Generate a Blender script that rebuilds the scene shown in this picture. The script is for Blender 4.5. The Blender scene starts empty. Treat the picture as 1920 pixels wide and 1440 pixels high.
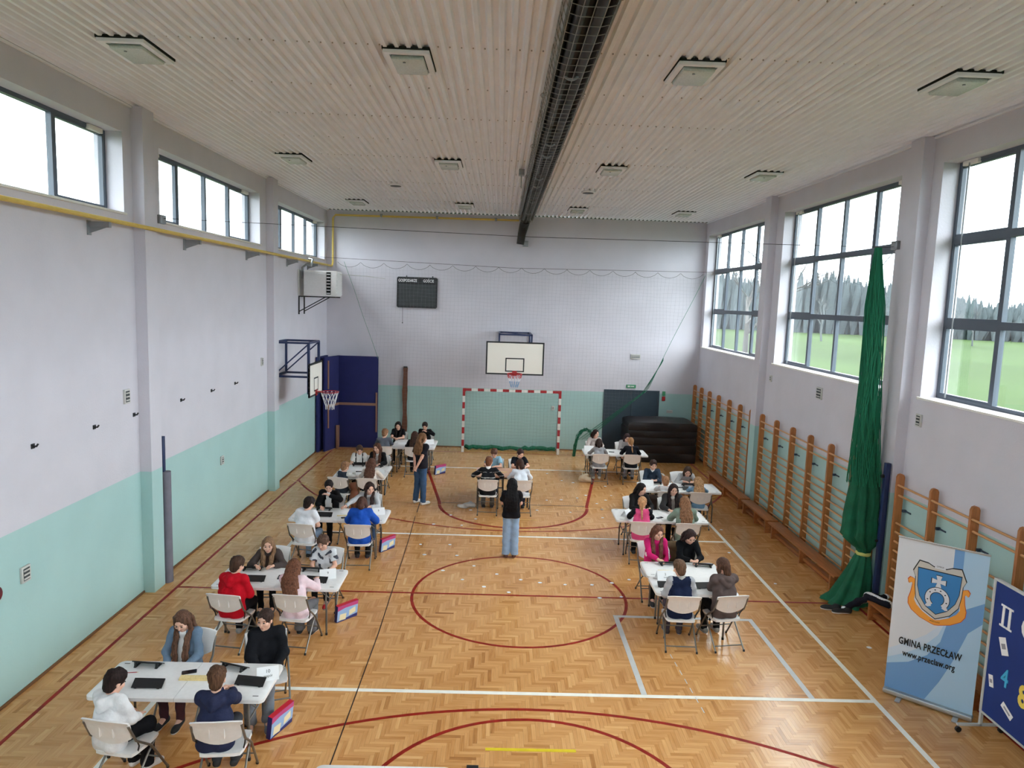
import bpy, bmesh, math, random
import numpy as np
from mathutils import Vector, Matrix

S = bpy.context.scene
COL = S.collection
PI = math.pi
# ------------------------------------------------------------------ camera, sky, exposure
cam_d = bpy.data.cameras.new('camera'); cam = bpy.data.objects.new('camera', cam_d); COL.objects.link(cam)
YAW, PITCH, ROLL = 0.0198, 0.1174, 0.0334
_f = Vector((math.sin(YAW)*math.cos(PITCH), math.cos(YAW)*math.cos(PITCH), -math.sin(PITCH)))
_r = Vector((math.cos(YAW), -math.sin(YAW), 0)); _u = _r.cross(_f)
_r2 = _r*math.cos(ROLL) + _u*math.sin(ROLL); _u2 = -_r*math.sin(ROLL) + _u*math.cos(ROLL)
M = Matrix((_r2, _u2, -_f)).transposed().to_4x4(); M.translation = Vector((-0.4625, -11.4136, 4.9506))
cam.matrix_world = M
cam_d.sensor_fit = 'HORIZONTAL'; cam_d.sensor_width = 36.0; cam_d.lens = 1318.77/1920*36.0
cam_d.clip_start = 0.05; cam_d.clip_end = 2000
S.camera = cam
S.view_settings.view_transform = 'Standard'
try: S.view_settings.look = 'None'
except Exception: pass
S.view_settings.gamma = 1.0; S.view_settings.use_curve_mapping = False
S.view_settings.exposure = 1.62
S.cycles.max_bounces = 10; S.cycles.diffuse_bounces = 7; S.cycles.glossy_bounces = 4
S.cycles.transparent_max_bounces = 12
S.cycles.caustics_reflective = False; S.cycles.caustics_refractive = False
S.cycles.sample_clamp_indirect = 8.0
W = bpy.data.worlds.new('overcast_sky'); S.world = W; W.use_nodes = True
_n = W.node_tree.nodes; _l = W.node_tree.links
SKY_STRENGTH = 8.0
_bg = _n['Background']; _bg.inputs['Strength'].default_value = SKY_STRENGTH
_tc = _n.new('ShaderNodeTexCoord'); _sp = _n.new('ShaderNodeSeparateXYZ'); _l.new(_tc.outputs['Generated'], _sp.inputs[0])
_cr = _n.new('ShaderNodeValToRGB'); _l.new(_sp.outputs['Z'], _cr.inputs[0])
# standard overcast sky: brightness rises steadily from the horizon to the zenith
_cr.color_ramp.elements[0].position = 0.0; _cr.color_ramp.elements[0].color = (0.38, 0.42, 0.47, 1)
_cr.color_ramp.elements[1].position = 1.0; _cr.color_ramp.elements[1].color = (0.98, 0.99, 1.0, 1)
_nz = _n.new('ShaderNodeTexNoise'); _nz.inputs['Scale'].default_value = 2.2; _nz.inputs['Detail'].default_value = 4
_l.new(_tc.outputs['Generated'], _nz.inputs['Vector'])
_mx = _n.new('ShaderNodeMixRGB'); _mx.blend_type = 'MULTIPLY'; _mx.inputs[0].default_value = 0.12
_l.new(_cr.outputs[0], _mx.inputs[1]); _l.new(_nz.outputs['Fac'], _mx.inputs[2]); _l.new(_mx.outputs[0], _bg.inputs['Color'])

# ------------------------------------------------------------------ materials
def srgb(r, g, b):
    def c(v):
        v /= 255.0
        return v/12.92 if v <= 0.04045 else ((v+0.055)/1.055)**2.4
    return (c(r), c(g), c(b), 1.0)
_mats = {}
def mat(name, col, rough=0.6, metal=0.0, var=0.0, vscale=8.0, bump=0.0, bscale=60.0, spec=0.5, stretch=None, coat=0.0, attr=None):
    if name in _mats: return _mats[name]
    m = bpy.data.materials.new(name); m.use_nodes = True; nt = m.node_tree; b = nt.nodes['Principled BSDF']
    b.inputs['Base Color'].default_value = col; b.inputs['Roughness'].default_value = rough; b.inputs['Metallic'].default_value = metal
    b.inputs['Specular IOR Level'].default_value = spec; b.inputs['Coat Weight'].default_value = coat
    if coat: b.inputs['Coat Roughness'].default_value = 0.2
    if var or bump:
        tc = nt.nodes.new('ShaderNodeTexCoord'); src = tc.outputs['Object']
        if stretch:
            mp = nt.nodes.new('ShaderNodeMapping'); mp.inputs['Scale'].default_value = stretch; nt.links.new(src, mp.inputs[0]); src = mp.outputs[0]
    if var:
        nz = nt.nodes.new('ShaderNodeTexNoise'); nz.inputs['Scale'].default_value = vscale; nz.inputs['Detail'].default_value = 4
        nt.links.new(src, nz.inputs['Vector'])
        rp = nt.nodes.new('ShaderNodeValToRGB')
        rp.color_ramp.elements[0].position = 0.3; rp.color_ramp.elements[1].position = 0.7
        rp.color_ramp.elements[0].color = tuple(c*(1-var) for c in col[:3])+(1,)
        rp.color_ramp.elements[1].color = tuple(min(1, c*(1+var)) for c in col[:3])+(1,)
        nt.links.new(nz.outputs['Fac'], rp.inputs[0]); nt.links.new(rp.outputs[0], b.inputs['Base Color'])
    if bump:
        n2 = nt.nodes.new('ShaderNodeTexNoise'); n2.inputs['Scale'].default_value = bscale; n2.inputs['Detail'].default_value = 3
        nt.links.new(src, n2.inputs['Vector'])
        bp = nt.nodes.new('ShaderNodeBump'); bp.inputs['Strength'].default_value = bump; bp.inputs['Distance'].default_value = 0.01
        nt.links.new(n2.outputs['Fac'], bp.inputs['Height']); nt.links.new(bp.outputs[0], b.inputs['Normal'])
    _mats[name] = m
    return m
def cloth(r, g, b, rough=0.9):
    return mat('cloth_%d_%d_%d' % (r, g, b), srgb(r, g, b), rough, var=0.12, vscale=9, bump=0.6, bscale=28, spec=0.15)
def hairm(r, g, b):
    return mat('hair_%d_%d_%d' % (r, g, b), srgb(r, g*0.93, b*0.88), 0.62, var=0.55, vscale=24, bump=0.8, bscale=50, spec=0.16, stretch=(3, 3, 0.3))
M_glass = bpy.data.materials.new('window_glass'); M_glass.use_nodes = True
_nt = M_glass.node_tree; _nt.nodes.remove(_nt.nodes['Principled BSDF'])
_o = _nt.nodes['Material Output']; _t = _nt.nodes.new('ShaderNodeBsdfTransparent'); _t.inputs[0].default_value = (0.93, 0.97, 0.96, 1)
_g = _nt.nodes.new('ShaderNodeBsdfGlossy'); _g.inputs['Roughness'].default_value = 0.02
_lw = _nt.nodes.new('ShaderNodeLayerWeight'); _lw.inputs[0].default_value = 0.35
_fr = _nt.nodes.new('ShaderNodeMapRange'); _nt.links.new(_lw.outputs['Facing'], _fr.inputs[0]); _fr.inputs[3].default_value = 0.03; _fr.inputs[4].default_value = 0.35
_ms = _nt.nodes.new('ShaderNodeMixShader'); _nt.links.new(_fr.outputs[0], _ms.inputs[0]); _nt.links.new(_t.outputs[0], _ms.inputs[1]); _nt.links.new(_g.outputs[0], _ms.inputs[2])
_nt.links.new(_ms.outputs[0], _o.inputs[0])

WHITE = mat('white_plaster', srgb(206, 202, 210), 0.9, var=0.035, vscale=1.3, bump=0.25, bscale=35, spec=0.2)
GREEN = mat('mint_dado_paint', srgb(168, 200, 198), 0.55, var=0.03, vscale=1.5, bump=0.15, bscale=30, spec=0.35)
SHEET = mat('cream_sheet_metal', srgb(236, 235, 238), 0.45, var=0.04, vscale=2.0)
DARK = mat('dark_cavity', srgb(22, 21, 20), 0.9)  # near-black colour stands in for shade inside gaps, slots and recesses
FRAMEG = mat('grey_window_metal', srgb(78, 86, 98), 0.45, var=0.04)
SILL = mat('pale_sill', srgb(226, 222, 216), 0.5, var=0.05)
PLASTIC = mat('white_plastic', srgb(232, 230, 230), 0.45, var=0.03, vscale=20)
TUBE = mat('grey_steel_tube', srgb(120, 116, 110), 0.4, metal=0.6)
BLACKP = mat('black_plastic', srgb(24, 24, 27), 0.45)
DKMETAL = mat('dark_metal', srgb(40, 38, 38), 0.45, metal=0.3)
BLUE = mat('blue_enamel', srgb(30, 44, 84), 0.4)
STEEL = mat('galvanised_steel', srgb(150, 152, 154), 0.4, metal=0.7, var=0.08)
RED = mat('red_paint', srgb(168, 32, 38), 0.45)
WPAINT = mat('white_paint', srgb(232, 230, 226), 0.5, var=0.05, vscale=20)
YPIPE = mat('yellow_pipe_paint', srgb(214, 184, 92), 0.5, var=0.06)
VARN = mat('varnished_wood', srgb(176, 112, 62), 0.4, var=0.22, vscale=6, stretch=(6, 6, 0.6))
RUNGW = mat('pale_rung_wood', srgb(206, 152, 104), 0.4, var=0.15, vscale=6, stretch=(6, 0.6, 6))
BENCHW = mat('bench_wood', srgb(160, 98, 54), 0.4, var=0.2, vscale=5, stretch=(6, 0.6, 6))
SKIN = mat('skin', srgb(226, 178, 156), 0.55, var=0.04, vscale=20, spec=0.3)
LIP = mat('lip', srgb(204, 136, 124), 0.5)
BROW = mat('eyebrow', srgb(128, 92, 74), 0.8)
EYE = mat('eye_dark', srgb(48, 36, 32), 0.3)
PAPER = mat('white_paper', srgb(240, 240, 242), 0.85)
INK = mat('black_ink', srgb(28, 28, 32), 0.8)

# ------------------------------------------------------------------ object helpers
def link(o, parent=None):
    COL.objects.link(o)
    if parent is not None: o.parent = parent
    return o
def tag(o, label=None, cat=None, group=None, kind=None):
    if label: o['label'] = label
    if cat: o['category'] = cat
    if group: o['group'] = group
    if kind: o['kind'] = kind
    return o
def thing(name, label, cat, loc=(0, 0, 0), rz=0.0, group=None):
    o = bpy.data.objects.new(name, None); o.empty_display_size = 0.1
    link(o); o.location = loc; o.rotation_euler = (0, 0, rz)
    return tag(o, label, cat, group)
def copy_tree(o, parent=None):
    c = o.copy(); link(c); c.parent = parent
    for ch in list(o.children): copy_tree(ch, c)
    return c

class MB:
    """collects simple solids into one mesh"""
    def __init__(s): s.v = []; s.f = []; s.m = []; s.mi = 0
    def add(s, v, f):
        n = len(s.v); s.v += [tuple(p) for p in v]; s.f += [tuple(i+n for i in q) for q in f]; s.m += [s.mi]*len(f); return s
    def box(s, a, b, rot=None, c=0.0):
        x0, y0, z0 = a; x1, y1, z1 = b
        if c <= 0:
            v = [(x0,y0,z0),(x1,y0,z0),(x1,y1,z0),(x0,y1,z0),(x0,y0,z1),(x1,y0,z1),(x1,y1,z1),(x0,y1,z1)]
            f = [(0,3,2,1),(4,5,6,7),(0,1,5,4),(1,2,6,5),(2,3,7,6),(3,0,4,7)]
        else:
            bm = bmesh.new(); bmesh.ops.create_cube(bm, size=1)
            for q in bm.verts: q.co = Vector(((x0+x1)/2+q.co.x*(x1-x0), (y0+y1)/2+q.co.y*(y1-y0), (z0+z1)/2+q.co.z*(z1-z0)))
            bmesh.ops.bevel(bm, geom=bm.edges[:], offset=c, segments=2, profile=0.5, affect='EDGES')
            bm.verts.index_update(); v = [tuple(q.co) for q in bm.verts]; f = [tuple(q.index for q in p.verts) for p in bm.faces]; bm.free()
        if rot is not None:
            v = [tuple(rot @ Vector(p)) for p in v]
        return s.add(v, f)
    def tube(s, pts, r, n=6, closed=False, caps=True):
        pts = [Vector(p) for p in pts]; k = len(pts); rs = r if isinstance(r, (list, tuple)) else [r]*k
        v = []; up = None
        for i, p in enumerate(pts):
            a = pts[(i-1) % k] if (closed or i > 0) else p; b = pts[(i+1) % k] if (closed or i < k-1) else p
            d = (b-a).normalized() if (b-a).length > 1e-9 else Vector((0, 0, 1))
            if up is None:
                up = Vector((0, 0, 1)) if abs(d.z) < 0.9 else Vector((1, 0, 0))
            u = (up - d*up.dot(d))
            if u.length < 1e-6: u = d.orthogonal()
            u.normalize(); w = d.cross(u); up = u
            for j in range(n):
                t = 2*PI*(j+0.5)/n; v.append(p + (u*math.cos(t)+w*math.sin(t))*rs[i])
        f = []
        for i in range(k if closed else k-1):
            i2 = (i+1) % k
            for j in range(n): f.append((i*n+j, i*n+(j+1) % n, i2*n+(j+1) % n, i2*n+j))
        if caps and not closed:
            f.append(tuple(range(n-1, -1, -1))); f.append(tuple((k-1)*n+j for j in range(n)))
        return s.add(v, f)
    def prism(s, poly, z0, z1, fn=None):
        """poly of (a,b) extruded z0..z1; fn maps (a,b,z) to a point"""
        n = len(poly); g = fn or (lambda a, b, z: (a, b, z))
        v = [g(a, b, z0) for a, b in poly]+[g(a, b, z1) for a, b in poly]
        f = [tuple(range(n-1, -1, -1)), tuple(range(n, 2*n))]+[(i, (i+1) % n, n+(i+1) % n, n+i) for i in range(n)]
        return s.add(v, f)
    def ball(s, c, r, n=8, m=6):
        rx, ry, rz = r if isinstance(r, (list, tuple)) else (r, r, r)
        v = [(c[0], c[1], c[2]-rz)]
        for i in range(1, m):
            a = -PI/2+PI*i/m
            for j in range(n):
                t = 2*PI*j/n; v.append((c[0]+rx*math.cos(a)*math.cos(t), c[1]+ry*math.cos(a)*math.sin(t), c[2]+rz*math.sin(a)))
        v.append((c[0], c[1], c[2]+rz)); f = []
        for j in range(n): f.append((0, 1+(j+1) % n, 1+j))
        for i in range(m-2):
            for j in range(n): f.append((1+i*n+j, 1+i*n+(j+1) % n, 1+(i+1)*n+(j+1) % n, 1+(i+1)*n+j))
        b = 1+(m-2)*n
        for j in range(n): f.append((b+j, b+(j+1) % n, len(v)-1))
        return s.add(v, f)
    def mesh(s, name, mats, smooth=35):
        me = bpy.data.meshes.new(name); me.from_pydata(s.v, [], s.f)
        mats = mats if isinstance(mats, (list, tuple)) else [mats]
        for m in mats: me.materials.append(m)
        if any(s.m): me.polygons.foreach_set('material_index', s.m)
        if smooth:
            me.polygons.foreach_set('use_smooth', [True]*len(me.polygons)); me.set_sharp_from_angle(angle=math.radians(smooth))
        me.update(); return me
    def build(s, name, mats, parent=None, smooth=35, loc=None):
        o = bpy.data.objects.new(name, s.mesh(name, mats, smooth)); link(o, parent)
        if loc is not None: o.location = loc
        return o
def obj_from(name, me, parent=None, loc=(0, 0, 0), rot=(0, 0, 0), sc=None):
    o = bpy.data.objects.new(name, me); link(o, parent); o.location = loc; o.rotation_euler = rot
    if sc: o.scale = sc
    return o
def struct(o): o['kind'] = 'structure'; return o
def text_mesh(name, txt, size, m, parent, loc, rot, depth=0.0015, align='CENTER', sx=1.0, bold=0.0, sp=1.0):
    cu = bpy.data.curves.new(name, 'FONT'); cu.body = txt; cu.size = size; cu.align_x = align; cu.align_y = 'CENTER'
    cu.extrude = depth; cu.offset = bold; cu.resolution_u = 3; cu.space_character = sp
    t = bpy.data.objects.new(name, cu); COL.objects.link(t)
    dg = bpy.context.evaluated_depsgraph_get(); me = bpy.data.meshes.new_from_object(t.evaluated_get(dg))
    bpy.data.objects.remove(t); bpy.data.curves.remove(cu)
    me.materials.clear(); me.materials.append(m)
    o = obj_from(name, me, parent, loc, rot)
    if sx != 1.0: o.scale = (sx, 1, 1)
    return o
# ------------------------------------------------------------------ the hall
XL, XR, YB, YF, ZC = -6.17, 6.21, 11.92, -12.3, 7.69
TH = 0.42; ZD = 2.03
rnd = random.Random(7)

def np_mesh(name, V, Q, mats, smooth=False, mi=None):
    me = bpy.data.meshes.new(name); V = np.asarray(V, np.float32); Q = np.asarray(Q, np.int32); k = Q.shape[1]
    me.vertices.add(len(V)); me.vertices.foreach_set('co', V.ravel())
    me.loops.add(Q.size); me.loops.foreach_set('vertex_index', Q.ravel())
    me.polygons.add(len(Q)); me.polygons.foreach_set('loop_start', np.arange(0, Q.size, k, dtype=np.int32))
    try: me.polygons.foreach_set('loop_total', np.full(len(Q), k, np.int32))
    except Exception: pass
    for m in (mats if isinstance(mats, (list, tuple)) else [mats]): me.materials.append(m)
    if mi is not None: me.polygons.foreach_set('material_index', np.asarray(mi, np.int32))
    me.polygons.foreach_set('use_smooth', np.full(len(Q), bool(smooth)))
    me.update(calc_edges=True); return me

# floor with herringbone strips
SUB = mat('dark_subfloor', srgb(140, 98, 62), 0.6)
floor = struct(MB().box((XL-TH, YF-TH, -0.12), (XR+TH, YB+TH, -0.006)).build('floor', SUB))
PARQ = bpy.data.materials.new('oak_parquet'); PARQ.use_nodes = True
def _parq():
    nt = PARQ.node_tree; b = nt.nodes['Principled BSDF']; N = nt.nodes.new; L = nt.links.new
    at = N('ShaderNodeAttribute'); at.attribute_name = 'tone'
    ad = N('ShaderNodeAttribute'); ad.attribute_name = 'turn'
    tc = N('ShaderNodeTexCoord')
    m1 = N('ShaderNodeMapping'); m1.inputs['Scale'].default_value = (4, 60, 1); m2 = N('ShaderNodeMapping'); m2.inputs['Scale'].default_value = (60, 4, 1)
    L(tc.outputs['Object'], m1.inputs[0]); L(tc.outputs['Object'], m2.inputs[0])
    mv = N('ShaderNodeMix'); mv.data_type = 'VECTOR'; L(ad.outputs['Fac'], mv.inputs[0]); L(m1.outputs[0], mv.inputs[4]); L(m2.outputs[0], mv.inputs[5])
    gr = N('ShaderNodeTexNoise'); gr.inputs['Scale'].default_value = 1.0; gr.inputs['Detail'].default_value = 3; L(mv.outputs[1], gr.inputs['Vector'])
    big = N('ShaderNodeTexNoise'); big.inputs['Scale'].default_value = 0.55; big.inputs['Detail'].default_value = 3; L(tc.outputs['Object'], big.inputs['Vector'])
    a1 = N('ShaderNodeMath'); a1.operation = 'MULTIPLY_ADD'; L(gr.outputs['Fac'], a1.inputs[0]); a1.inputs[1].default_value = 0.45; L(at.outputs['Fac'], a1.inputs[2])
    a2 = N('ShaderNodeMath'); a2.operation = 'MULTIPLY_ADD'; L(big.outputs['Fac'], a2.inputs[0]); a2.inputs[1].default_value = 0.5; L(a1.outputs[0], a2.inputs[2])
    sb = N('ShaderNodeMath'); sb.operation = 'SUBTRACT'; L(a2.outputs[0], sb.inputs[0]); sb.inputs[1].default_value = 0.475
    rp = N('ShaderNodeValToRGB'); L(sb.outputs[0], rp.inputs[0]); e = rp.color_ramp.elements
    e[0].position = 0.0; e[0].color = srgb(146, 90, 46); e[1].position = 1.0; e[1].color = srgb(236, 194, 142)
    x = e.new(0.35); x.color = srgb(200, 142, 84); x = e.new(0.65); x.color = srgb(222, 168, 110)
    L(rp.outputs[0], b.inputs['Base Color'])
    b.inputs['Roughness'].default_value = 0.3; b.inputs['Specular IOR Level'].default_value = 0.4
    rr = N('ShaderNodeMapRange'); L(gr.outputs['Fac'], rr.inputs[0]); rr.inputs[3].default_value = 0.13; rr.inputs[4].default_value = 0.24; L(rr.outputs[0], b.inputs['Roughness'])
_parq()
def parquet():
    Wd, Ln, g = 0.048, 0.288, 0.0006
    rs = np.random.RandomState(3); x0, x1, y0, y1 = XL-0.1, XR+0.1, -7.5, YB+0.05
    # lattice (W,W),(L,-L)
    K = np.arange(-500, 500); J = np.arange(-60, 60); kk, jj = np.meshgrid(K, J); kk = kk.ravel(); jj = jj.ravel()
    bx = kk*Wd+jj*Ln; by = kk*Wd-jj*Ln
    H = np.stack([bx, by, bx+Ln, by+Wd], 1); Vv = np.stack([bx+Ln, by+Wd-Ln, bx+Ln+Wd, by+Wd], 1)
    R = np.concatenate([H, Vv]); T = np.concatenate([np.zeros(len(H)), np.ones(len(Vv))])
    cx = (R[:, 0]+R[:, 2])/2; cy = (R[:, 1]+R[:, 3])/2
    k = (cx > x0) & (cx < x1) & (cy > y0) & (cy < y1); R = R[k]; T = T[k]; n = len(R)
    R = R + np.array([g, g, -g, -g])
    R[:, [0, 2]] = np.clip(R[:, [0, 2]], XL-0.2, XR+0.2); R[:, [1, 3]] = np.clip(R[:, [1, 3]], -8, YB+0.2)
    zt = rs.uniform(-0.0002, 0.0002, (n, 1)) + rs.uniform(-0.00012, 0.00012, (n, 4))
    P = np.zeros((n, 8, 3))
    ox = [0, 2, 2, 0]; oy = [1, 1, 3, 3]
    for i in range(4):
        P[:, i, 0] = R[:, ox[i]]; P[:, i, 1] = R[:, oy[i]]; P[:, i, 2] = zt[:, i]
        P[:, i+4] = P[:, i]; P[:, i+4, 2] = -0.006
    q = np.array([[0, 1, 2, 3], [4, 5, 1, 0], [5, 6, 2, 1], [6, 7, 3, 2], [7, 4, 0, 3]])
    Q = (q[None]+8*np.arange(n)[:, None, None]).reshape(-1, 4)
    me = np_mesh('parquet_blocks', P.reshape(-1, 3), Q, PARQ)
    tone = np.clip(rs.normal(0.48, 0.10, n), 0.0, 1.0)
    a = me.attributes.new('tone', 'FLOAT', 'FACE'); a.data.foreach_set('value', np.repeat(tone, 5).astype(np.float32))
    a = me.attributes.new('turn', 'FLOAT', 'FACE'); a.data.foreach_set('value', np.repeat(T, 5).astype(np.float32))
    o = obj_from('parquet_blocks', me, floor); tag(o, 'narrow golden oak herringbone strips', kind='stuff')
parquet()

# painted court lines, thin coats lying on the strips
LR = mat('red_line_paint', srgb(146, 30, 16), 0.5, var=0.25, vscale=9, spec=0.25); LWH = mat('white_line_paint', srgb(246, 243, 234), 0.5, var=0.05, vscale=9)
LG = mat('pale_grey_line_tape', srgb(206, 206, 206), 0.5, var=0.06); LY = mat('yellow_line_paint', srgb(226, 198, 30), 0.45, var=0.1)
LYF = mat('worn_yellow_line_paint', srgb(198, 150, 70), 0.45, var=0.3, vscale=14); LB = mat('dark_joint', srgb(46, 28, 20), 0.7)
LZ = [0.0012]
def line(pts, w, m, label=None, closed=False):
    LZ[0] += 0.00006
    pts = [Vector((p[0], p[1])) for p in pts]; n = len(pts); v = []
    for i, p in enumerate(pts):
        a = pts[i-1] if (i > 0 or closed) else None; b = pts[(i+1) % n] if (i < n-1 or closed) else None
        d1 = (p-a).normalized() if a is not None else None; d2 = (b-p).normalized() if b is not None else None
        d = ((d1 or d2)+(d2 or d1)).normalized(); nn = Vector((-d.y, d.x)); dd = d2 or d1
        h = w/2/max(0.4, nn.dot(Vector((-dd.y, dd.x))))
        for s in (1, -1): v.append((p.x+nn.x*h*s, p.y+nn.y*h*s, LZ[0]))
        for s in (1, -1): v.append((p.x+nn.x*h*s, p.y+nn.y*h*s, LZ[0]-0.0012))
    f = []
    for i in range(n if closed else n-1):
        a = 4*i; b = 4*((i+1) % n); f += [(a, a+1, b+1, b), (a+2, a, b, b+2), (a+1, a+3, b+3, b+1)]
    mb = MB(); mb.add(v, f); o = mb.build('court_line', m, floor, smooth=0)
    if label: o['label'] = label
    return o
def arc(cx, cy, r, a0, a1, n=48): return [(cx+r*math.cos(a0+(a1-a0)*i/n), cy+r*math.sin(a0+(a1-a0)*i/n)) for i in range(n+1)]
XS = 5.74
line(arc(0, 0, 1.8, 0, 2*PI, 72)[:-1], 0.05, LR, 'red centre circle', True)
line([(-XS, 0), (XS, 0)], 0.05, LR, 'red halfway line')
for s in (-1, 1): line([(s*XS, -11.1), (s*XS, 11.17)], 0.05, LR, 'red side line')
line([(-XS, 11.17), (XS, 11.17)], 0.05, LR, 'red end line')
for s in (-1, 1):
    a0 = math.asin((9.6-6.0)/6.25)
    line([(p[0], s*p[1]) for p in arc(0, 9.6, 6.25, PI+0.42, 2*PI-0.42, 60)], 0.05, LR, 'red outer arc')
    line([(p[0], s*p[1]) for p in [(-2.9, 11.17), (-1.82, 5.45)]+arc(0, 5.36, 1.8, PI, 2*PI, 40)+[(1.82, 5.45), (2.9, 11.17)]], 0.075 if s > 0 else 0.05, LR, 'red key outline with rounded end')
    line([(-1.75, s*5.36), (1.75, s*5.36)], 0.03, LB, 'dark thin line')
    yl = [(p[0], s*p[1]) for p in arc(-1.5, 11.17, 6.0, PI+0.75, 1.5*PI, 20)+arc(1.5, 11.17, 6.0, 1.5*PI, 2*PI-0.75, 20)]
    line(yl, 0.035, LYF, 'faded yellow goal area line')
line([(-0.48, -4.13), (0.53, -4.13)], 0.05, LY, 'bright yellow short line'); line([(-0.48, 4.17), (0.53, 4.17)], 0.05, LYF)
line([(4.5, -9), (4.5, 9)], 0.07, LWH, 'white side line'); line([(-4.5, -9), (-4.5, 9)], 0.07, LWH, 'white side line')
for y in (-3, 3, 9): line([(-4.5, y), (4.5, y)], 0.07, LWH, 'white cross line')
line([(1.53, -2.97), (1.53, -0.71), (3.69, -0.73), (3.7, -2.97)], 0.075, LG, 'pale grey taped rectangle')
line([(-2.12, -4.6), (-2.12, -1.5), (-2.2, 2.5), (-2.26, 4.2)], 0.014, LB, 'dark thin joint line'); line([(-2.26, 4.5), (-2.3, 6.4)], 0.02, LB, 'dark thin joint line')
for i in range(7): line([(2.12+0.012*i, -1.9-0.22*i), (2.125+0.012*i, -2.02-0.22*i)], 0.012, LG)

# walls
def wall_long(name, xa, xb, ops, z0, z1):
    """xa..xb thickness, openings ops [(ya,yb)] from z0 to z1; lower band painted green"""
    mb = MB(); ya, yb = YF-TH, YB+TH
    mb.mi = 1; mb.box((xa, ya, -0.1), (xb, yb, ZD)); mb.mi = 0
    mb.box((xa, ya, ZD), (xb, yb, z0)); mb.box((xa, ya, z1), (xb, yb, ZC))
    ys = [ya]+[v for o in ops for v in o]+[yb]
    for i in range(0, len(ys), 2): mb.box((xa, ys[i], z0), (xb, ys[i+1], z1))
    return struct(mb.build(name, [WHITE, GREEN], smooth=0))
OPS = [(-11.55, -6.65), (-5.42, -0.5), (0.62, 5.52), (6.72, 11.62)]
wl = wall_long('wall_left', XL-TH, XL, OPS, 6.08, 7.26)
wr = wall_long('wall_right', XR, XR+TH, OPS, 3.66, 7.26)
def pil(w, xa, xb):
    for y in (-6.3, -0.25, 5.95):
        mb = MB(); mb.mi = 1; mb.box((xa, y, -0.05), (xb, y+0.36, ZD)); mb.mi = 0; mb.box((xa, y, ZD), (xb, y+0.36, ZC)); mb.build('pilaster', [WHITE, GREEN], w, smooth=0)
pil(wl, XL-0.01, XL+0.18); pil(wr, XR-0.18, XR+0.01)
mb = MB(); DX0, DX1, DZ = 3.09, 4.96, 2.12
for a, b in ((XL-TH, DX0), (DX1, XR+TH)):
    mb.mi = 1; mb.box((a, YB, -0.1), (b, YB+TH, ZD)); mb.mi = 0; mb.box((a, YB, ZD), (b, YB+TH, DZ))
mb.box((XL-TH, YB, DZ), (XR+TH, YB+TH, ZC)); wb = struct(mb.build('wall_back', [WHITE, GREEN], smooth=0))
FOPS = [(-4.4, 0.6)]          # unseen window added behind the camera to brighten near floor and chair backs
mb = MB(); mb.mi = 1; mb.box((XL-TH, YF-TH, -0.1), (XR+TH, YF, ZD)); mb.mi = 0; mb.box((XL-TH, YF-TH, ZD), (XR+TH, YF, 4.7)); mb.box((XL-TH, YF-TH, 7.2), (XR+TH, YF, ZC))
_xs = [XL-TH, -4.4, 0.6, XR+TH]
for i in (0, 2): mb.box((_xs[i], YF-TH, 4.7), (_xs[i+1], YF, 7.2))
struct(mb.build('wall_front', [WHITE, GREEN], smooth=0))
BASEB = mat('brown_skirting', srgb(120, 82, 52), 0.5)
struct(MB().box((XL, YF, 0), (XL+0.02, YB, 0.035)).build('baseboard_left', BASEB)); struct(MB().box((XR-0.02, YF, 0), (XR, YB, 0.035)).build('baseboard_right', BASEB))
struct(MB().box((XL, YB-0.02, 0), (DX0-0.05, YB, 0.035)).box((DX1+0.05, YB-0.02, 0), (XR, YB, 0.035)).build('baseboard_back', BASEB))

# ceiling: roof slab with ribbed sheets hung below it
ceil = struct(MB().box((XL-1.2, YF-1.2, ZC+0.1), (XR+1.2, YB+1.2, ZC+0.3)).build('ceiling', DARK))
def sheets():
    pit, nr = 0.13, 8; prof = []
    for i in range(nr):
        x = i*pit; prof += [(x, 0.04), (x+0.05, 0.04), (x+0.07, 0.0), (x+0.11, 0.0)]
    prof.append((nr*pit, 0.04)); n = len(prof); Lh = 6.06
    v = [(a, 0, b) for a, b in prof]+[(a, Lh, b) for a, b in prof]; f = [(i, i+1, n+i+1, n+i) for i in range(n-1)]
    v += [(a, 0, b+0.002) for a, b in prof]+[(a, Lh, b+0.002) for a, b in prof]; f += [(2*n+i, 3*n+i, 3*n+i+1, 2*n+i+1) for i in range(n-1)]
    mb = MB(); mb.add(v, f); me = mb.mesh('ceiling_sheet', SHEET, 20)
    for r in range(4):
        for c in range(12):
            obj_from('ceiling_sheet', me, ceil, (XL-0.04+c*1.04, YF-0.02+r*6.055, ZC+0.002*((r+c) % 2)+0.001*(c % 3)))
    SC = mat('screw_head', srgb(168, 160, 150), 0.5)
    q = []; V = []; F = []
    ring = [(0.009*math.cos(t), 0.009*math.sin(t)) for t in [i*PI/3 for i in range(6)]]
    for r in range(15):
        y = -11+1.56*r
        for c in range(95 if r % 2 else 48):
            x = XL+0.0+0.025+c*(0.13 if r % 2 else 0.26)-0.04; z = ZC+0.037
            n = len(V); V += [(x+a, y+b, z-0.008) for a, b in ring]+[(x+a, y+b, z+0.004) for a, b in ring]
            F += [tuple(n+i for i in (5, 4, 3, 2, 1, 0))]+[(n+i, n+(i+1) % 6, n+6+(i+1) % 6, n+6+i) for i in range(6)]
    mb = MB(); mb.add(V, F); o = mb.build('screw_heads', SC, ceil, smooth=0); o['kind'] = 'stuff'
sheets()
struct(MB().box((XL, YF, ZC-0.03), (XL+0.035, YB, ZC-0.004)).build('trim_1', SHEET)); struct(MB().box((XR-0.035, YF, ZC-0.03), (XR, YB, ZC-0.004)).build('trim_2', SHEET))

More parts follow.
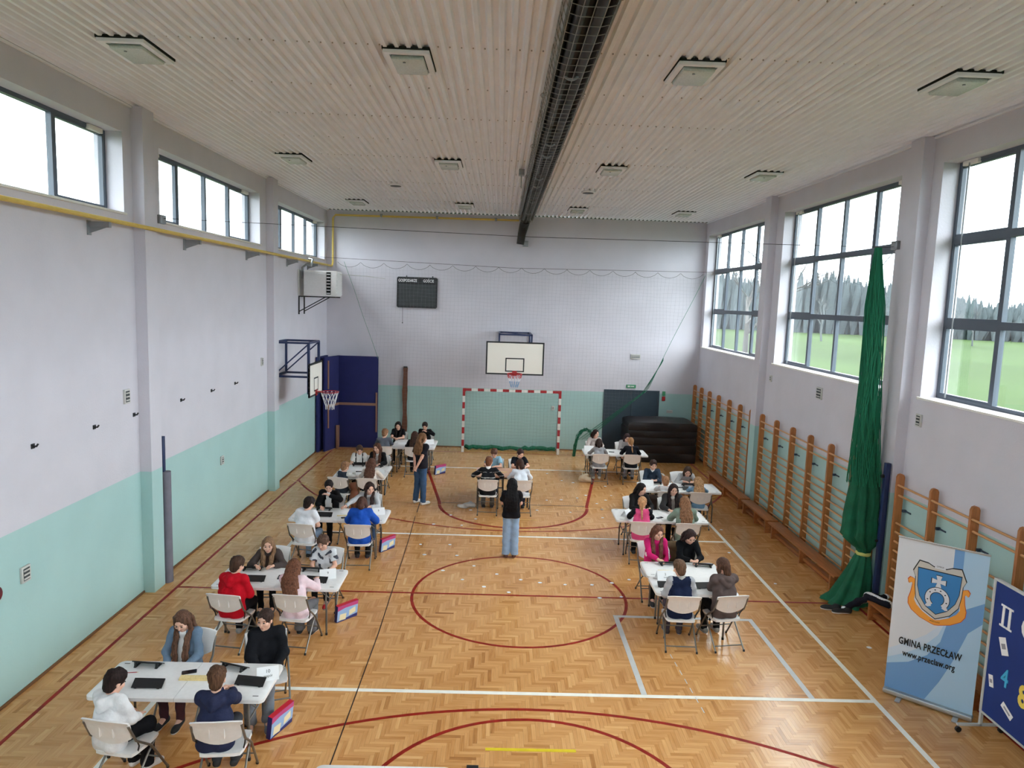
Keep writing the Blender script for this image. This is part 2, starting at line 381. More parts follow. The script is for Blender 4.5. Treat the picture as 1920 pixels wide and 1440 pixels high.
# windows
WN = [0]
def window(side, ya, yb, z0, z1, rows, rods):
    WN[0] += 1; s = -1 if side in 'LF' else 1; xf = (XL if s < 0 else XR)+s*0.29
    w = bpy.data.objects.new('window_%d' % WN[0], None); link(w); w['kind'] = 'structure'; w.location = (xf, (ya+yb)/2, z0)
    if side == 'F': w.location = ((ya+yb)/2, YF-0.29, z0); w.rotation_euler = (0, 0, PI/2)
    hy = (yb-ya)/2; h = z1-z0; t = 0.055
    mb = MB()
    mb.box((-0.04, -hy, 0), (0.04, hy, t)).box((-0.04, -hy, h-t), (0.04, hy, h)).box((-0.04, -hy, t), (0.04, -hy+t, h-t)).box((-0.04, hy-t, t), (0.04, hy, h-t))
    mb.build('window_frame', FRAMEG, w, smooth=0)
    cols = [-hy, -hy/2, 0, hy/2, hy]
    for c in cols[1:4]: MB().box((-0.038, c-0.035, t), (0.038, c+0.035, h-t)).build('mullion', FRAMEG, w, smooth=0)
    rz = [0]+[r-z0 for r in rows]+[h]
    for r in rz[1:-1]: MB().box((-0.045, -hy+t, r-0.055), (0.045, hy-t, r+0.055)).build('transom', FRAMEG, w, smooth=0)
    for i in range(4):
        for j in range(len(rz)-1):
            a, b, c, d = cols[i]+0.03, cols[i+1]-0.03, rz[j]+0.05, rz[j+1]-0.05
            MB().box((-0.006, a, c), (0.006, b, d)).build('pane', M_glass, w, smooth=0)
            if i in (0, 3):
                e = 0.035; mb = MB()
                mb.box((-0.03, a, c), (0.03, a+e, d)).box((-0.03, b-e, c), (0.03, b, d)).box((-0.03, a+e, c), (0.03, b-e, c+e)).box((-0.03, a+e, d-e), (0.03, b-e, d))
                mb.build('sash', FRAMEG, w, smooth=0)
    MB().box((-s*0.04 if s > 0 else 0.04, -hy-0.02, -0.035), (-s*0.33 if s > 0 else 0.33, hy+0.02, -0.003), None, 0.006).build('window_sill', SILL, w)
    for c in (cols[0]+0.3, cols[4]-0.3):
        MB().box((-s*0.05-0.035, c-0.17, h-0.075), (-s*0.05+0.035, c+0.17, h-0.005), None, 0.008).build('window_opener', SILL, w)
        if rods: MB().tube([(-s*0.09, c, 0.03), (-s*0.09, c, h-0.05)], 0.012, 6).build('opener_rod', STEEL, w)
for a, b in OPS: window('L', a, b, 6.08, 7.26, [], False)
for a, b in OPS: window('R', a, b, 3.66, 7.26, [4.83, 6.1], True)

for a, b in FOPS:
    w = window('F', a, b, 4.7, 7.2, [5.9], False)  # added end-wall window, a light source out of view
# door on the back wall
# unseen dark panel added behind the door to stop light leaking under it
MB().box((DX0-0.2, YB+TH-0.02, -0.1), (DX1+0.2, YB+TH+0.1, DZ+0.2)).build('light_block_panel', DARK, wb, smooth=0)
DOORM = mat('slate_door_paint', srgb(52, 66, 78), 0.5, var=0.05)
dr = bpy.data.objects.new('door_1', None); link(dr); dr['kind'] = 'structure'; dr.location = ((DX0+DX1)/2, YB, 0); hw = (DX1-DX0)/2
MB().box((-hw, -0.02, 0), (-hw+0.06, 0.12, DZ)).box((hw-0.06, -0.02, 0), (hw, 0.12, DZ)).box((-hw+0.06, -0.02, DZ-0.06), (hw-0.06, 0.12, DZ)).build('door_frame', DOORM, dr, smooth=0)
for s in (-1, 1):
    lf = MB().box((min(0.004*s, s*(hw-0.06)), 0.0, 0.01), (max(0.004*s, s*(hw-0.06)), 0.06, DZ-0.06)).build('door_leaf', DOORM, dr, smooth=0)
    MB().tube([(s*0.08, -0.05, 1.05), (s*0.2, -0.05, 1.05)], 0.011).tube([(s*0.08, 0.0, 1.05), (s*0.08, -0.05, 1.05)], 0.011).build('door_handle', STEEL, lf)

# outside: field, tree line, bare trees, utility poles
FIELD = mat('spring_field', (0.0225, 0.037, 0.0125, 1), 0.95, var=0.25, vscale=0.035, stretch=(1, 0.35, 1), spec=0.05)
struct(MB().box((-400, -260, -0.9), (620, 560, -0.4)).build('ground_outside', FIELD))
BARK = mat('grey_bark', (0.045, 0.041, 0.039, 1), 0.9); TWIG = mat('hazy_twigs', (0.046, 0.052, 0.054, 1), 0.95, var=0.15, vscale=0.4)  # twig colour has distance haze mixed in
WOOD = mat('distant_woodland', (0.038, 0.049, 0.054, 1), 0.98, var=0.3, vscale=0.12, stretch=(1, 1, 0.35))  # grey-blue tint puts the haze of distance into the woodland colour
def bare_tree(seed, H, depth, spread):
    r = random.Random(seed); mb = MB()
    def grow(p, d, l, rad, k):
        q = p+d*l*0.5+Vector((r.uniform(-1, 1), r.uniform(-1, 1), r.uniform(-.3, .6)))*l*0.05; e = q+d*l*0.5
        mb.tube([p, q, e], [rad, rad*0.85, rad*0.68], 3 if k > 1 else 6, caps=False)
        if k >= depth: return
        for i in range(3 if k < depth-1 else 4):
            a = Vector((r.uniform(-1, 1), r.uniform(-1, 1), r.uniform(-0.25, 0.8)))
            nd = (d*0.75+a*spread).normalized(); grow(p.lerp(e, r.uniform(0.45, 1.0)) if i else e, nd, l*r.uniform(0.55, 0.8), rad*0.58, k+1)
    grow(Vector((0, 0, 0)), Vector((0, 0, 1)), H*0.32, H*0.018, 0)
    return mb
tree_me = [bare_tree(s, 12, 5, 0.75).mesh('bare_tree', TWIG, 60) for s in (1, 2, 3)]
near_me = bare_tree(9, 13, 6, 0.8).mesh('bare_tree', BARK, 60)
def tree(me, x, y, sc, rz, label, group=None):
    o = obj_from('bare_tree', me, None, (x, y, -0.45), (0, 0, rz), (sc, sc, sc)); tag(o, label, 'tree', group)
tree(near_me, 17.6, 40.0, 1.05, 0.4, 'large bare tree close outside the farthest right window')
tree(near_me, -15.5, 4.5, 0.72, 2.1, 'bare tree whose twig tips show low in the middle left window')
for i in range(20):
    x = 58+i*9.0+rnd.uniform(-2, 2); y = 118+rnd.uniform(-6, 8)-i*3.2
    tree(tree_me[i % 3], x, y, rnd.uniform(0.7, 1.0), rnd.uniform(0, 6), 'bare hazy tree in the distant row beyond the green field', 'far trees beyond the field')
def woodland():
    r = random.Random(5); mb = MB()
    for i in range(1500):
        t = 0.02+0.5*(i/1500); dp = r.uniform(-1, 1)*8; x = 30+t*330+dp*0.5+r.uniform(-1, 1); y = 190-t*150+dp
        top = (13.2 if t < 0.2 else 13.2-4.2*min(1, (t-0.2)/0.03))*r.uniform(0.72, 1.04)+1.2*math.sin(t*90); rr = r.uniform(0.7, 1.5)
        n = 5; ring = []
        for k, (f, q) in enumerate(((0.0, 0.5), (0.35, 1.0), (0.7, 0.75), (1.0, 0.12))): ring += [(x+rr*q*math.cos(2*PI*j/n+i+k), y+rr*q*math.sin(2*PI*j/n+i+k), -0.5+(top+0.5)*f) for j in range(n)]
        mb.add(ring, [(k*n+j, k*n+(j+1) % n, (k+1)*n+(j+1) % n, (k+1)*n+j) for k in range(3) for j in range(n)])
    return tag(mb.build('woodland', WOOD, None, 60), 'grey-green woodland band along the far edge of the field', 'woodland', kind='stuff')
woodland()
POLEW = mat('pole_wood', (0.12, 0.11, 0.1, 1), 0.9)
for i, (x, y) in enumerate(((66, 60), (120, 95))):
    p = thing('utility_pole', ['wooden utility pole standing in the field seen through the nearest right window', 'farther utility pole standing toward the tree line'][i], 'pole', (x, y, -0.45))
    MB().tube([(0, 0, 0), (0, 0, 9)], [0.16, 0.11], 6).build('pole', POLEW, p); MB().box((-0.9, -0.06, 8.4), (0.9, 0.06, 8.55)).build('crossarm', POLEW, p)
# ------------------------------------------------------------------ folding tables and chairs
def rrect(hx, hy, r, n=5):
    p = []
    for cx, cy, a in ((hx-r, hy-r, 0), (-hx+r, hy-r, PI/2), (-hx+r, -hy+r, PI), (hx-r, -hy+r, 1.5*PI)):
        for i in range(n+1):
            t = a+PI/2*i/n; p.append((cx+r*math.cos(t), cy+r*math.sin(t)))
    return p
_tab = {}
def make_table(L, Wd, name='folding_table'):
    """white moulded top that folds across its middle, two U-shaped grey tube leg frames"""
    key = (L, Wd); hx, hy = L/2, Wd/2; H = 0.74
    t = thing(name, '', 'table')
    for s in (-1, 1):
        mb = MB(); half = [(max(x, 0.002) if s > 0 else min(x, -0.002), y) for x, y in rrect(hx, hy, 0.06)]
        pp = []
        for q in half:
            if not pp or (abs(pp[-1][0]-q[0])+abs(pp[-1][1]-q[1])) > 1e-6: pp.append(q)
        ins = [(x*0.985, y*0.97) for x, y in pp]; n = len(pp)
        v = [(x, y, H-0.045) for x, y in pp]+[(x, y, H-0.008) for x, y in pp]+[(x, y, H) for x, y in ins]
        f = [tuple(range(n-1, -1, -1)), tuple(range(2*n, 3*n))]
        for a in (0, n): f += [(a+i, a+(i+1) % n, a+n+(i+1) % n, a+n+i) for i in range(n)]
        mb.add(v, f); o = mb.build('tabletop_half', PLASTIC, t, 40)
        for e in (-1, 1):
            x = s*(hx-0.1)
            MB().box((x-0.03, e*(hy-0.07)-0.006, H-0.001), (x+0.03, e*(hy-0.07)+0.006, H+0.0012)).build('drain_slot', DKMETAL, o, smooth=0)
    for s in (-1, 1):
        x = s*(hx-0.2)
        for e in (-1, 1):
            y = e*(hy-0.09)
            lg = MB().tube([(x, y*0.82, H-0.045), (x, y*0.86, 0.52), (x+s*0.02, y, 0.38), (x+s*0.02, y, 0.02)], 0.0145, 8).build('leg', TUBE, t)
            MB().tube([(x+s*0.02, y, 0), (x+s*0.02, y, 0.035)], 0.018, 8).build('foot_cap', BLACKP, lg)
        MB().tube([(x+s*0.01, -(hy-0.09), 0.43), (x+s*0.01, hy-0.09, 0.43)], 0.011, 6).build('crossbar', TUBE, t)
        MB().tube([(x, 0, 0.43), (x-s*0.34, 0, H-0.05)], 0.009, 6).build('brace', TUBE, t)
    return t
def put_table(L, Wd, x, y, rz, label, group='white folding tables'):
    k = (L, Wd)
    if k not in _tab: o = _tab[k] = make_table(L, Wd)
    else: o = copy_tree(_tab[k])
    o.location = (x, y, 0); o.rotation_euler = (0, 0, rz); tag(o, label, 'table', group); return o

def make_chair():
    t = thing('folding_chair', '', 'chair')
    # moulded seat
    nu, nv = 7, 7; v = []; f = []
    for top in (1, 0):
        for j in range(nv):
            for i in range(nu):
                a = i/(nu-1)*2-1; b = j/(nv-1)*2-1
                x = a*0.225*(1-0.10*max(0, -b)); y = b*0.205
                if abs(a) > .99 and abs(b) > .99: x *= 0.94; y *= 0.94
                z = 0.452-0.018*(1-a*a)*(1-b*b) - (0.014 if b > 0.9 else 0)
                v.append((x, y, z if top else min(z-0.012, 0.43) if (abs(a) < .9 and abs(b) < .9) else 0.418))
    N = nu*nv
    for j in range(nv-1):
        for i in range(nu-1):
            a = j*nu+i; f += [(a, a+1, a+nu+1, a+nu), (N+a, N+a+nu, N+a+nu+1, N+a+1)]
    rim = [i for i in range(nu)]+[j*nu+nu-1 for j in range(1, nv)]+[(nv-1)*nu+i for i in range(nu-2, -1, -1)]+[j*nu for j in range(nv-2, 0, -1)]
    for i in range(len(rim)):
        a, b = rim[i], rim[(i+1) % len(rim)]; f.append((a, N+a, N+b, b))
    MB().add(v, f).build('seat', PLASTIC, t, 50)
    # moulded backrest, rolled top edge, curved lower edge
    nu, nv = 11, 7; v = []; f = []
    for side in (0, 1):
        for j in range(nv):
            for i in range(nu):
                a = i/(nu-1)*2-1; b = j/(nv-1)
                zb = 0.565+0.07*a*a; zt = 0.865-0.02*abs(a)**3
                z = zb+(zt-zb)*b; x = a*(0.216+0.028*b)
                y = -0.215-0.10*(z-0.56)/0.3+0.028*a*a
                if b > 0.8: y -= 0.016*(b-0.8)/0.2
                if abs(a) < 0.28 and 0.15 < b < 0.8: y += 0.006
                v.append((x, y-(0.014 if side else -0.010), z))
    N = nu*nv
    for j in range(nv-1):
        for i in range(nu-1):
            a = j*nu+i; f += [(a, a+nu, a+nu+1, a+1), (N+a, N+a+1, N+a+nu+1, N+a+nu)]
    rim = [i for i in range(nu)]+[j*nu+nu-1 for j in range(1, nv)]+[(nv-1)*nu+i for i in range(nu-2, -1, -1)]+[j*nu for j in range(nv-2, 0, -1)]
    for i in range(len(rim)):
        a, b = rim[i], rim[(i+1) % len(rim)]; f.append((a, b, N+b, N+a))
    bk = MB().add(v, f).build('backrest', PLASTIC, t, 45)
    for s in (-1, 1): MB().box((s*0.07-0.004, -0.292, 0.66), (s*0.07+0.004, -0.262, 0.79), None, 0.002).build('moulded_rib', PLASTIC, bk)
    for s in (-1, 1):
        l1 = MB().tube([(s*0.234, -0.285, 0.80), (s*0.242, -0.19, 0.60), (s*0.247, 0.02, 0.42), (s*0.25, 0.27, 0.02)], 0.0125, 8).build('front_leg', TUBE, t)
        MB().tube([(s*0.245, 0.277, 0.0), (s*0.245, 0.268, 0.03)], 0.016, 8).build('foot_cap', BLACKP, l1)
        l2 = MB().tube([(s*0.212, 0.13, 0.415), (s*0.216, -0.02, 0.30), (s*0.222, -0.30, 0.02)], 0.0115, 8).build('rear_leg', TUBE, t)
        MB().tube([(s*0.222, -0.305, 0.0), (s*0.222, -0.297, 0.03)], 0.015, 8).build('foot_cap', BLACKP, l2)
        MB().tube([(s*0.238, -0.17, 0.585), (s*0.22, -0.12, 0.50), (s*0.2, -0.12, 0.42)], 0.008, 6).build('seat_link', DKMETAL, t)
    MB().tube([(-0.22, -0.245, 0.075), (0.22, -0.245, 0.075)], 0.009, 6).build('rear_crossbar', TUBE, t)
    MB().tube([(-0.243, 0.16, 0.2), (0.243, 0.16, 0.2)], 0.009, 6).build('front_crossbar', TUBE, t)
    return t
_chair = []
def put_chair(x, y, rz, label):
    if not _chair: _chair.append(make_chair()); o = _chair[0]
    else: o = copy_tree(_chair[0])
    o.location = (x, y, 0); o.rotation_euler = (0, 0, rz); return tag(o, label, 'chair', 'white folding chairs')

T1 = put_table(1.84, 0.74, -3.73, -4.12, 0.003, 'white folding table nearest the camera at the left wall side, set with card 10')
T2 = put_table(1.83, 0.76, -3.60, -1.27, 0, 'white folding table with the pupil in a red hoodie')
T3 = put_table(1.83, 0.78, -3.43, 1.88, 0, 'white folding table with the pupil in a bright blue hoodie')
T4a = put_table(1.22, 0.62, -3.66, 5.01, 0, 'white short folding table, near one of the pair in front of the suspenders pupil')
T4b = put_table(1.22, 0.62, -3.66, 5.64, 0, 'white short folding table, far one of the pair in front of the suspenders pupil')
T5a = put_table(1.24, 0.58, -2.83, 8.43, 0, 'white short folding table, near one of the pair by the blue panels')
T5b = put_table(1.24, 0.58, -2.83, 9.02, 0, 'white short folding table, far one of the pair by the blue panels')
R1a = put_table(1.24, 0.64, 2.59, -1.18, 0, 'white short folding table, near one of the pair inside the grey taped corner')
R1b = put_table(1.24, 0.64, 2.59, -0.53, 0, 'white short folding table, far one of the pair in front of the pink jacket pupil')
R2 = put_table(1.83, 0.78, 2.87, 2.36, -0.01, 'white folding table between the pink vest pupil and the dark blazer pupil')
R3 = put_table(1.83, 0.80, 3.84, 4.64, -0.01, 'white folding table nearest the wall bars on the right')
R4 = put_table(1.80, 0.80, 2.94, 8.38, 0, 'white folding table in front of the dark mat stack')
# brown school desk in the middle of the key
SCHOOL = mat('beech_laminate', srgb(196, 150, 124), 0.4, var=0.1, vscale=5)
d = thing('school_desk', 'pale brown square school desk with a dark metal frame in mid hall', 'desk', (-0.27, 5.55, 0))
MB().prism(rrect(0.66, 0.46, 0.03), 0.725, 0.75).build('desktop', SCHOOL, d, 40)
MB().box((-0.64, -0.45, 0.695), (0.64, -0.42, 0.725)).box((-0.64, 0.42, 0.695), (0.64, 0.45, 0.725)).box((-0.64, -0.42, 0.695), (-0.61, 0.42, 0.725)).box((0.61, -0.42, 0.695), (0.64, 0.42, 0.725)).build('frame', DKMETAL, d, smooth=0)
for sx in (-1, 1):
    for sy in (-1, 1): MB().box((sx*0.6-0.017, sy*0.42-0.017, 0), (sx*0.6+0.017, sy*0.42+0.017, 0.7)).build('leg', DKMETAL, d, smooth=0)
    MB().box((sx*0.6-0.012, -0.4, 0.18), (sx*0.6+0.012, 0.4, 0.205)).build('crossbar', DKMETAL, d, smooth=0)
MB().box((-0.017, -0.437, 0), (0.017, -0.403, 0.7)).build('leg', DKMETAL, d, smooth=0)

# ------------------------------------------------------------------ things on the tables
WOODT = mat('pale_tile_yellow', srgb(228, 206, 150), 0.6, var=0.06, vscale=30)
def rack(x, y, z, rz, label, near=False):
    """black sloped tile rack standing on two feet"""
    t = thing('tile_rack', label, 'tile rack', (x, y, z), rz, 'black tile racks on the tables')
    c, s = math.cos(0.9), math.sin(0.9)
    fn = lambda a, b, w: (w, a, b)
    MB().prism([(-0.055, 0.012), (-0.047, 0.006), (0.045, 0.062), (0.04, 0.072)], -0.16, 0.16, fn).build('tray', BLACKP, t, smooth=0)
    MB().prism([(0.0, 0.034), (0.008, 0.03), (0.008, 0.046), (0.0, 0.043)], -0.158, 0.158, fn).build('ledge', BLACKP, t, smooth=0)
    for e in (-0.12, 0.12): MB().box((e-0.014, -0.05, 0), (e+0.014, 0.062, 0.012), None, 0.003).prism([(0.03, 0.01), (0.055, 0.01), (0.045, 0.062), (0.03, 0.05)], e-0.012, e+0.012, fn).build('foot', BLACKP, t, smooth=0)
    return t
def near_rack(x, y, z, rz, label):
    t = rack(x, y, z, rz, label); return t
PHONE = mat('phone_glass', srgb(18, 18, 24), 0.15)
def phone(x, y, z, rz, label, col=PHONE):
    t = thing('mobile_phone', label, 'phone', (x, y, z), rz, 'phones on the tables')
    MB().prism(rrect(0.037, 0.077, 0.01), 0, 0.008).build('body', col, t, 40); MB().prism(rrect(0.033, 0.072, 0.008), 0.008, 0.0088).build('screen', PHONE, t, 40)
def tent(x, y, z, rz, label, txt=None, sz=0.21):
    t = thing('place_card', label, 'place card', (x, y, z), rz, 'folded place cards')
    for s in (-1, 1):
        v = [(-sz/2, s*0.075, 0), (sz/2, s*0.075, 0), (sz/2, 0.001*s, 0.13), (-sz/2, 0.001*s, 0.13)]
        v2 = [(a, b-s*0.0012, c) for a, b, c in v]; mb = MB(); mb.add(v+v2, [(0, 1, 2, 3), (7, 6, 5, 4), (0, 4, 5, 1), (1, 5, 6, 2), (2, 6, 7, 3), (3, 7, 4, 0)])
        fl = mb.build('card_flap', PAPER, t, smooth=0)
        if s < 0 and txt:
            an = math.atan2(0.13, 0.075)
            for tx, hh, size in txt: text_mesh('print', tx, size, INK, fl, (0, -0.075+0.075*hh-0.001, 0.13*hh+0.0008), (an, 0, 0), 0.0003)
def sheet_of_paper(x, y, z, rz, label, w=0.21, l=0.297):
    o = MB().box((-w/2, -l/2, 0), (w/2, l/2, 0.0012)).build('paper_sheet', PAPER, None, smooth=0); o.location = (x, y, z); o.rotation_euler = (0, 0, rz); tag(o, label, 'paper', 'paper sheets on the tables')
def tile_row(x, y, z, rz, label, n=12, w=0.026):
    for i in range(n):
        dx = (i-n/2+0.5)*w
        o = MB().box((-w*0.47, -0.017, 0), (w*0.47, 0.017, 0.011), None, 0.002).build('game_tile', WOODT, None)
        o.location = (x+dx*math.cos(rz), y+dx*math.sin(rz), z); o.rotation_euler = (0, 0, rz); tag(o, label, 'game tile', 'cream game tiles on the tables')
ZT = 0.7405
# table 1
rack(-4.30, -3.86, ZT, PI-0.06, 'black tile rack before the denim jacket pupil'); rack(-3.33, -3.87, ZT, PI-0.32, 'black tile rack before the pupil in a black sweatshirt')
rack(-4.09, -4.28, ZT, 0.0, 'black tile rack beside the white hoodie boy'); rack(-3.04, -4.19, ZT, -0.12, 'black tile rack beside the navy hoodie boy')
phone(-3.79, -3.98, ZT, -1.2, 'dark phone lying by the yellow tile box on the front table')
bx = thing('tile_box', 'long cream yellow tray of stacked tiles on the front table', 'tile tray', (-3.66, -4.12, ZT), 0.02)
MB().box((-0.17, -0.035, 0), (0.17, 0.035, 0.012), None, 0.003).build('tray', WOODT, bx)
for i in range(12): MB().box((-0.165+i*0.0275, -0.03, 0.012), (-0.165+i*0.0275+0.026, 0.03, 0.034), None, 0.003).build('tile', WOODT, bx)
pc = thing('pencil', 'red pencil on the front table', 'pencil', (-4.43, -4.02, ZT+0.004), 0.15)
MB().tube([(-0.085, 0, 0), (0.08, 0, 0)], 0.004, 6).build('shaft', RED, pc); MB().tube([(0.08, 0, 0), (0.1, 0, 0)], [0.004, 0.0005], 6).build('tip', WOODT, pc)
tent(-2.9, -4.05, ZT, 0.35, 'white folded card printed 10 on the front table', [('10', 0.66, 0.05), ('zespół', 0.34, 0.035)], 0.23)
# table 2
rack(-4.13, -1.0, ZT, PI+0.12, 'black tile rack before the pupil in a brown jacket'); rack(-3.23, -0.98, ZT, PI-0.03, 'black tile rack before the patterned T-shirt boy')
rack(-3.96, -1.42, ZT, 0.0, 'black tile rack right of the red hoodie boy'); rack(-3.05, -1.4, ZT, -0.1, 'black tile rack right of the pale pink top pupil')
phone(-3.62, -1.27, ZT, 0.1, 'dark phone on the table of the red hoodie boy')
tent(-2.93, -1.22, ZT, 0.3, 'white folded card beside the patterned T-shirt boy', [('9', 0.6, 0.05)], 0.24)
# table 3
rack(-3.82, 2.12, ZT, PI, 'black tile rack before the black jacket pupil at the third left table'); rack(-3.72, 1.72, ZT, 0, 'black tile rack right of the white T-shirt boy')
phone(-3.3, 1.66, ZT, -1.2, 'dark phone left of the blue hoodie pupil'); tile_row(-3.35, 1.78, ZT, 0.1, 'cream game tile in a row on the blue hoodie table', 10)
sheet_of_paper(-3.33, 2.0, ZT, 0.9, 'white sheet under the reaching hand at the third left table'); tent(-2.72, 1.95, ZT, 0.3, 'white folded card right of the blue hoodie pupil', [('8', 0.6, 0.05)], 0.24)
# tables 4 and 5
rack(-3.88, 5.83, ZT, PI, 'black tile rack before the suspenders pupil'); rack(-3.42, 5.8, ZT, PI-0.2, 'black tile rack before the black cardigan pupil at the fourth left table'); phone(-3.75, 5.25, ZT, -1.4, 'dark phone on the paired tables of the fourth left group')
sheet_of_paper(-3.3, 5.3, ZT, 0.2, 'white sheet at the right end of the fourth left tables', 0.3, 0.4); sheet_of_paper(-3.9, 4.95, ZT, -0.3, 'white sheet beside the small boy at the fourth left tables')
sheet_of_paper(-3.2, 8.7, ZT, 0.1, 'white sheet on the tables by the blue panels'); tent(-2.42, 8.75, ZT, 0.3, 'white folded card on the tables by the blue panels', None, 0.28); phone(-2.95, 8.75, ZT, 1.2, 'dark phone on the tables by the blue panels')
# desk
tile_row(-0.28, 5.55, 0.7505, 0.0, 'cream game tile in a row on the brown desk', 8); phone(-0.02, 5.5, 0.7505, -1.2, 'dark phone on the brown desk'); sheet_of_paper(0.2, 5.75, 0.7505, 0.2, 'white sheet on the brown desk')
# right side
rack(2.42, -0.35, ZT, PI+0.03, 'black tile rack before the pink jacket pupil'); rack(2.98, -0.38, ZT, PI-0.1, 'black tile rack before the black long-sleeved pupil on the right'); rack(2.2, -1.25, ZT, 0.0, 'black tile rack left of the navy jacket boy'); rack(2.78, -1.25, ZT, 0.1, 'black tile rack left of the brown hoodie pupil')
tile_row(2.33, -0.62, ZT, 0.0, 'cream game tile in a row near the pink jacket pupil', 11); tent(2.22, -0.93, ZT, 0.08, 'white folded card on the tables in the grey taped corner', [('2', 0.6, 0.05), ('szkoła', 0.3, 0.025)], 0.26)
phone(2.53, -1.02, ZT, 0.4, 'dark phone beside the navy jacket boy')
tent(2.2, 2.3, ZT, 0.9, 'white folded card left of the pink vest pupil', None, 0.2); phone(2.85, 2.2, ZT, -1.0, 'dark phone between the pink vest and sage top pupils'); sheet_of_paper(3.05, 2.5, ZT, 0.3, 'white sheet under the hand of the blazer pupil'); rack(2.65, 2.6, ZT, PI+0.2, 'black tile rack before the long black hair pupil')
tent(3.12, 4.75, ZT, 0.05, 'white folded card beside the navy jumper boy', None, 0.3); rack(3.36, 4.88, ZT, PI, 'black tile rack before the navy jumper boy'); rack(4.12, 4.8, ZT, PI, 'black tile rack before the bowed grey pupil'); rack(4.04, 4.42, ZT, 0, 'black tile rack left of the pale blue child')
phone(3.42, 4.58, ZT, 1.2, 'dark phone by the small boy near the wall bars'); phone(3.85, 4.6, ZT, 1.4, 'dark phone in the middle of the table nearest the wall bars'); sheet_of_paper(4.55, 4.75, ZT, 0.1, 'white sheet at the wall end of the table nearest the wall bars')
tent(2.22, 8.55, ZT, 0.0, 'white folded card on the table before the mat stack', None, 0.28); rack(2.5, 8.65, ZT, PI, 'black tile rack before the long-haired beige pupil'); rack(3.3, 8.6, ZT, PI, 'black tile rack before the bowed pupil by the mat stack'); phone(2.85, 8.35, ZT, 1.3, 'dark phone on the table before the mat stack'); sheet_of_paper(3.6, 8.3, ZT, 0.3, 'white sheet on the table before the mat stack')

# game boxes on the floor against table legs
NAVY = mat('box_navy', srgb(36, 44, 112), 0.4); MAG = mat('box_magenta', srgb(190, 70, 130), 0.4); BRED = mat('box_red', srgb(196, 30, 50), 0.4); CREAM = mat('box_cream', srgb(236, 226, 190), 0.5); SKYB = mat('box_sky', srgb(150, 184, 226), 0.4)
def game_box(x, y, rz, label, tilt=0.12):
    t = thing('game_box', label, 'box', (x, y, 0.0), rz, 'board game boxes leaning at the tables'); t.rotation_euler = (tilt, 0, rz)
    bd = MB().box((-0.19, -0.03, 0.0), (0.19, 0.03, 0.27), None, 0.002).build('box_body', NAVY, t)
    fn = lambda a, b, z: (a, -z, b)
    mb = MB(); mb.prism([(-0.188, 0.002), (0.188, 0.002), (0.188, 0.268), (-0.188, 0.268)], 0.030, 0.0306, fn); mb.build('front_print', SKYB, t, smooth=0)
    MB().prism([(-0.188, 0.19), (-0.05, 0.215), (0.188, 0.205), (0.188, 0.268), (-0.188, 0.268)], 0.0306, 0.0311, fn).build('title_band', MAG, t, smooth=0)
    MB().prism([(-0.15, 0.03), (-0.03, 0.02), (-0.02, 0.12), (-0.14, 0.13)], 0.0306, 0.0312, fn).prism([(0.03, 0.06), (0.15, 0.09), (0.14, 0.18), (0.03, 0.15)], 0.0306, 0.0312, fn).build('tile_picture', CREAM, t, smooth=0)
    MB().prism([(-0.188, 0.002), (0.188, 0.002), (0.188, 0.06), (0.02, 0.045), (-0.188, 0.015)], 0.0306, 0.0309, fn).build('lower_band', NAVY, t, smooth=0)
    MB().box((-0.19, -0.03, 0.27), (0.19, 0.03, 0.2712)).build('top_edge', BRED, t, smooth=0)
game_box(-2.84, -3.86, 1.2, 'colourful game box leaning at the front table leg'); game_box(-2.70, -1.02, 0.85, 'colourful game box on the floor by the red hoodie table'); game_box(-2.56, 2.02, 0.95, 'colourful game box on the floor by the blue hoodie table'); game_box(-2.05, 8.2, 0.8, 'purple game box on the floor by the tables at the blue panels')

# paper dots scattered on the floor
for i, (x, y) in enumerate(DOTS if 'DOTS' in globals() else []):
    pass
DOTS = [(-1.93,2.36),(-1.34,2.39),(-1.79,1.79),(-1.16,1.79),(-1.79,3.67),(-1.17,3.64),(-1.46,4.36),(-1.02,4.79),(-0.88,4.12),(0.56,4.92),(1.35,4.83),(1.4,7.81),(1.7,7.61),(1.04,8.56),(1.22,5.87),(0.85,5.8),(1.65,6.08),(2.55,7.32),(2.09,5.62),(2.15,5.14),(2.57,6.4),(2.07,4.47),(1.9,6.35),(4.65,3.82),(2.36,5.95),(4.69,0.79),(4.35,2.35),(5.18,-1.56)]
DOTS += [(-0.81, 1.27), (-1.37, 1.01), (-0.99, 0.61), (-0.38, 0.9), (-0.6, 0.32), (0.05, 0.67), (0.39, 0.56), (0.83, 0.5), (1.31, 0.52), (1.68, 0.63), (-0.17, 0.11), (1.37, -0.03), (1.75, 0.04), (2.02, 0.8)]
for i, (x, y) in enumerate(DOTS):
    r = 0.026+0.007*((i*7) % 5)/4
    o = MB().prism([(r*math.cos(t+0.3*i)*(1.3 if k % 2 else 1), r*math.sin(t+0.3*i)) for k, t in enumerate([j*PI/4 for j in range(8)])], 0.0025, 0.0075).build('paper_scrap', PAPER, None, smooth=0)
    o.location = (x, y, 0); tag(o, 'small white paper scrap lying on the parquet', 'paper scrap', 'white scraps scattered over the court')

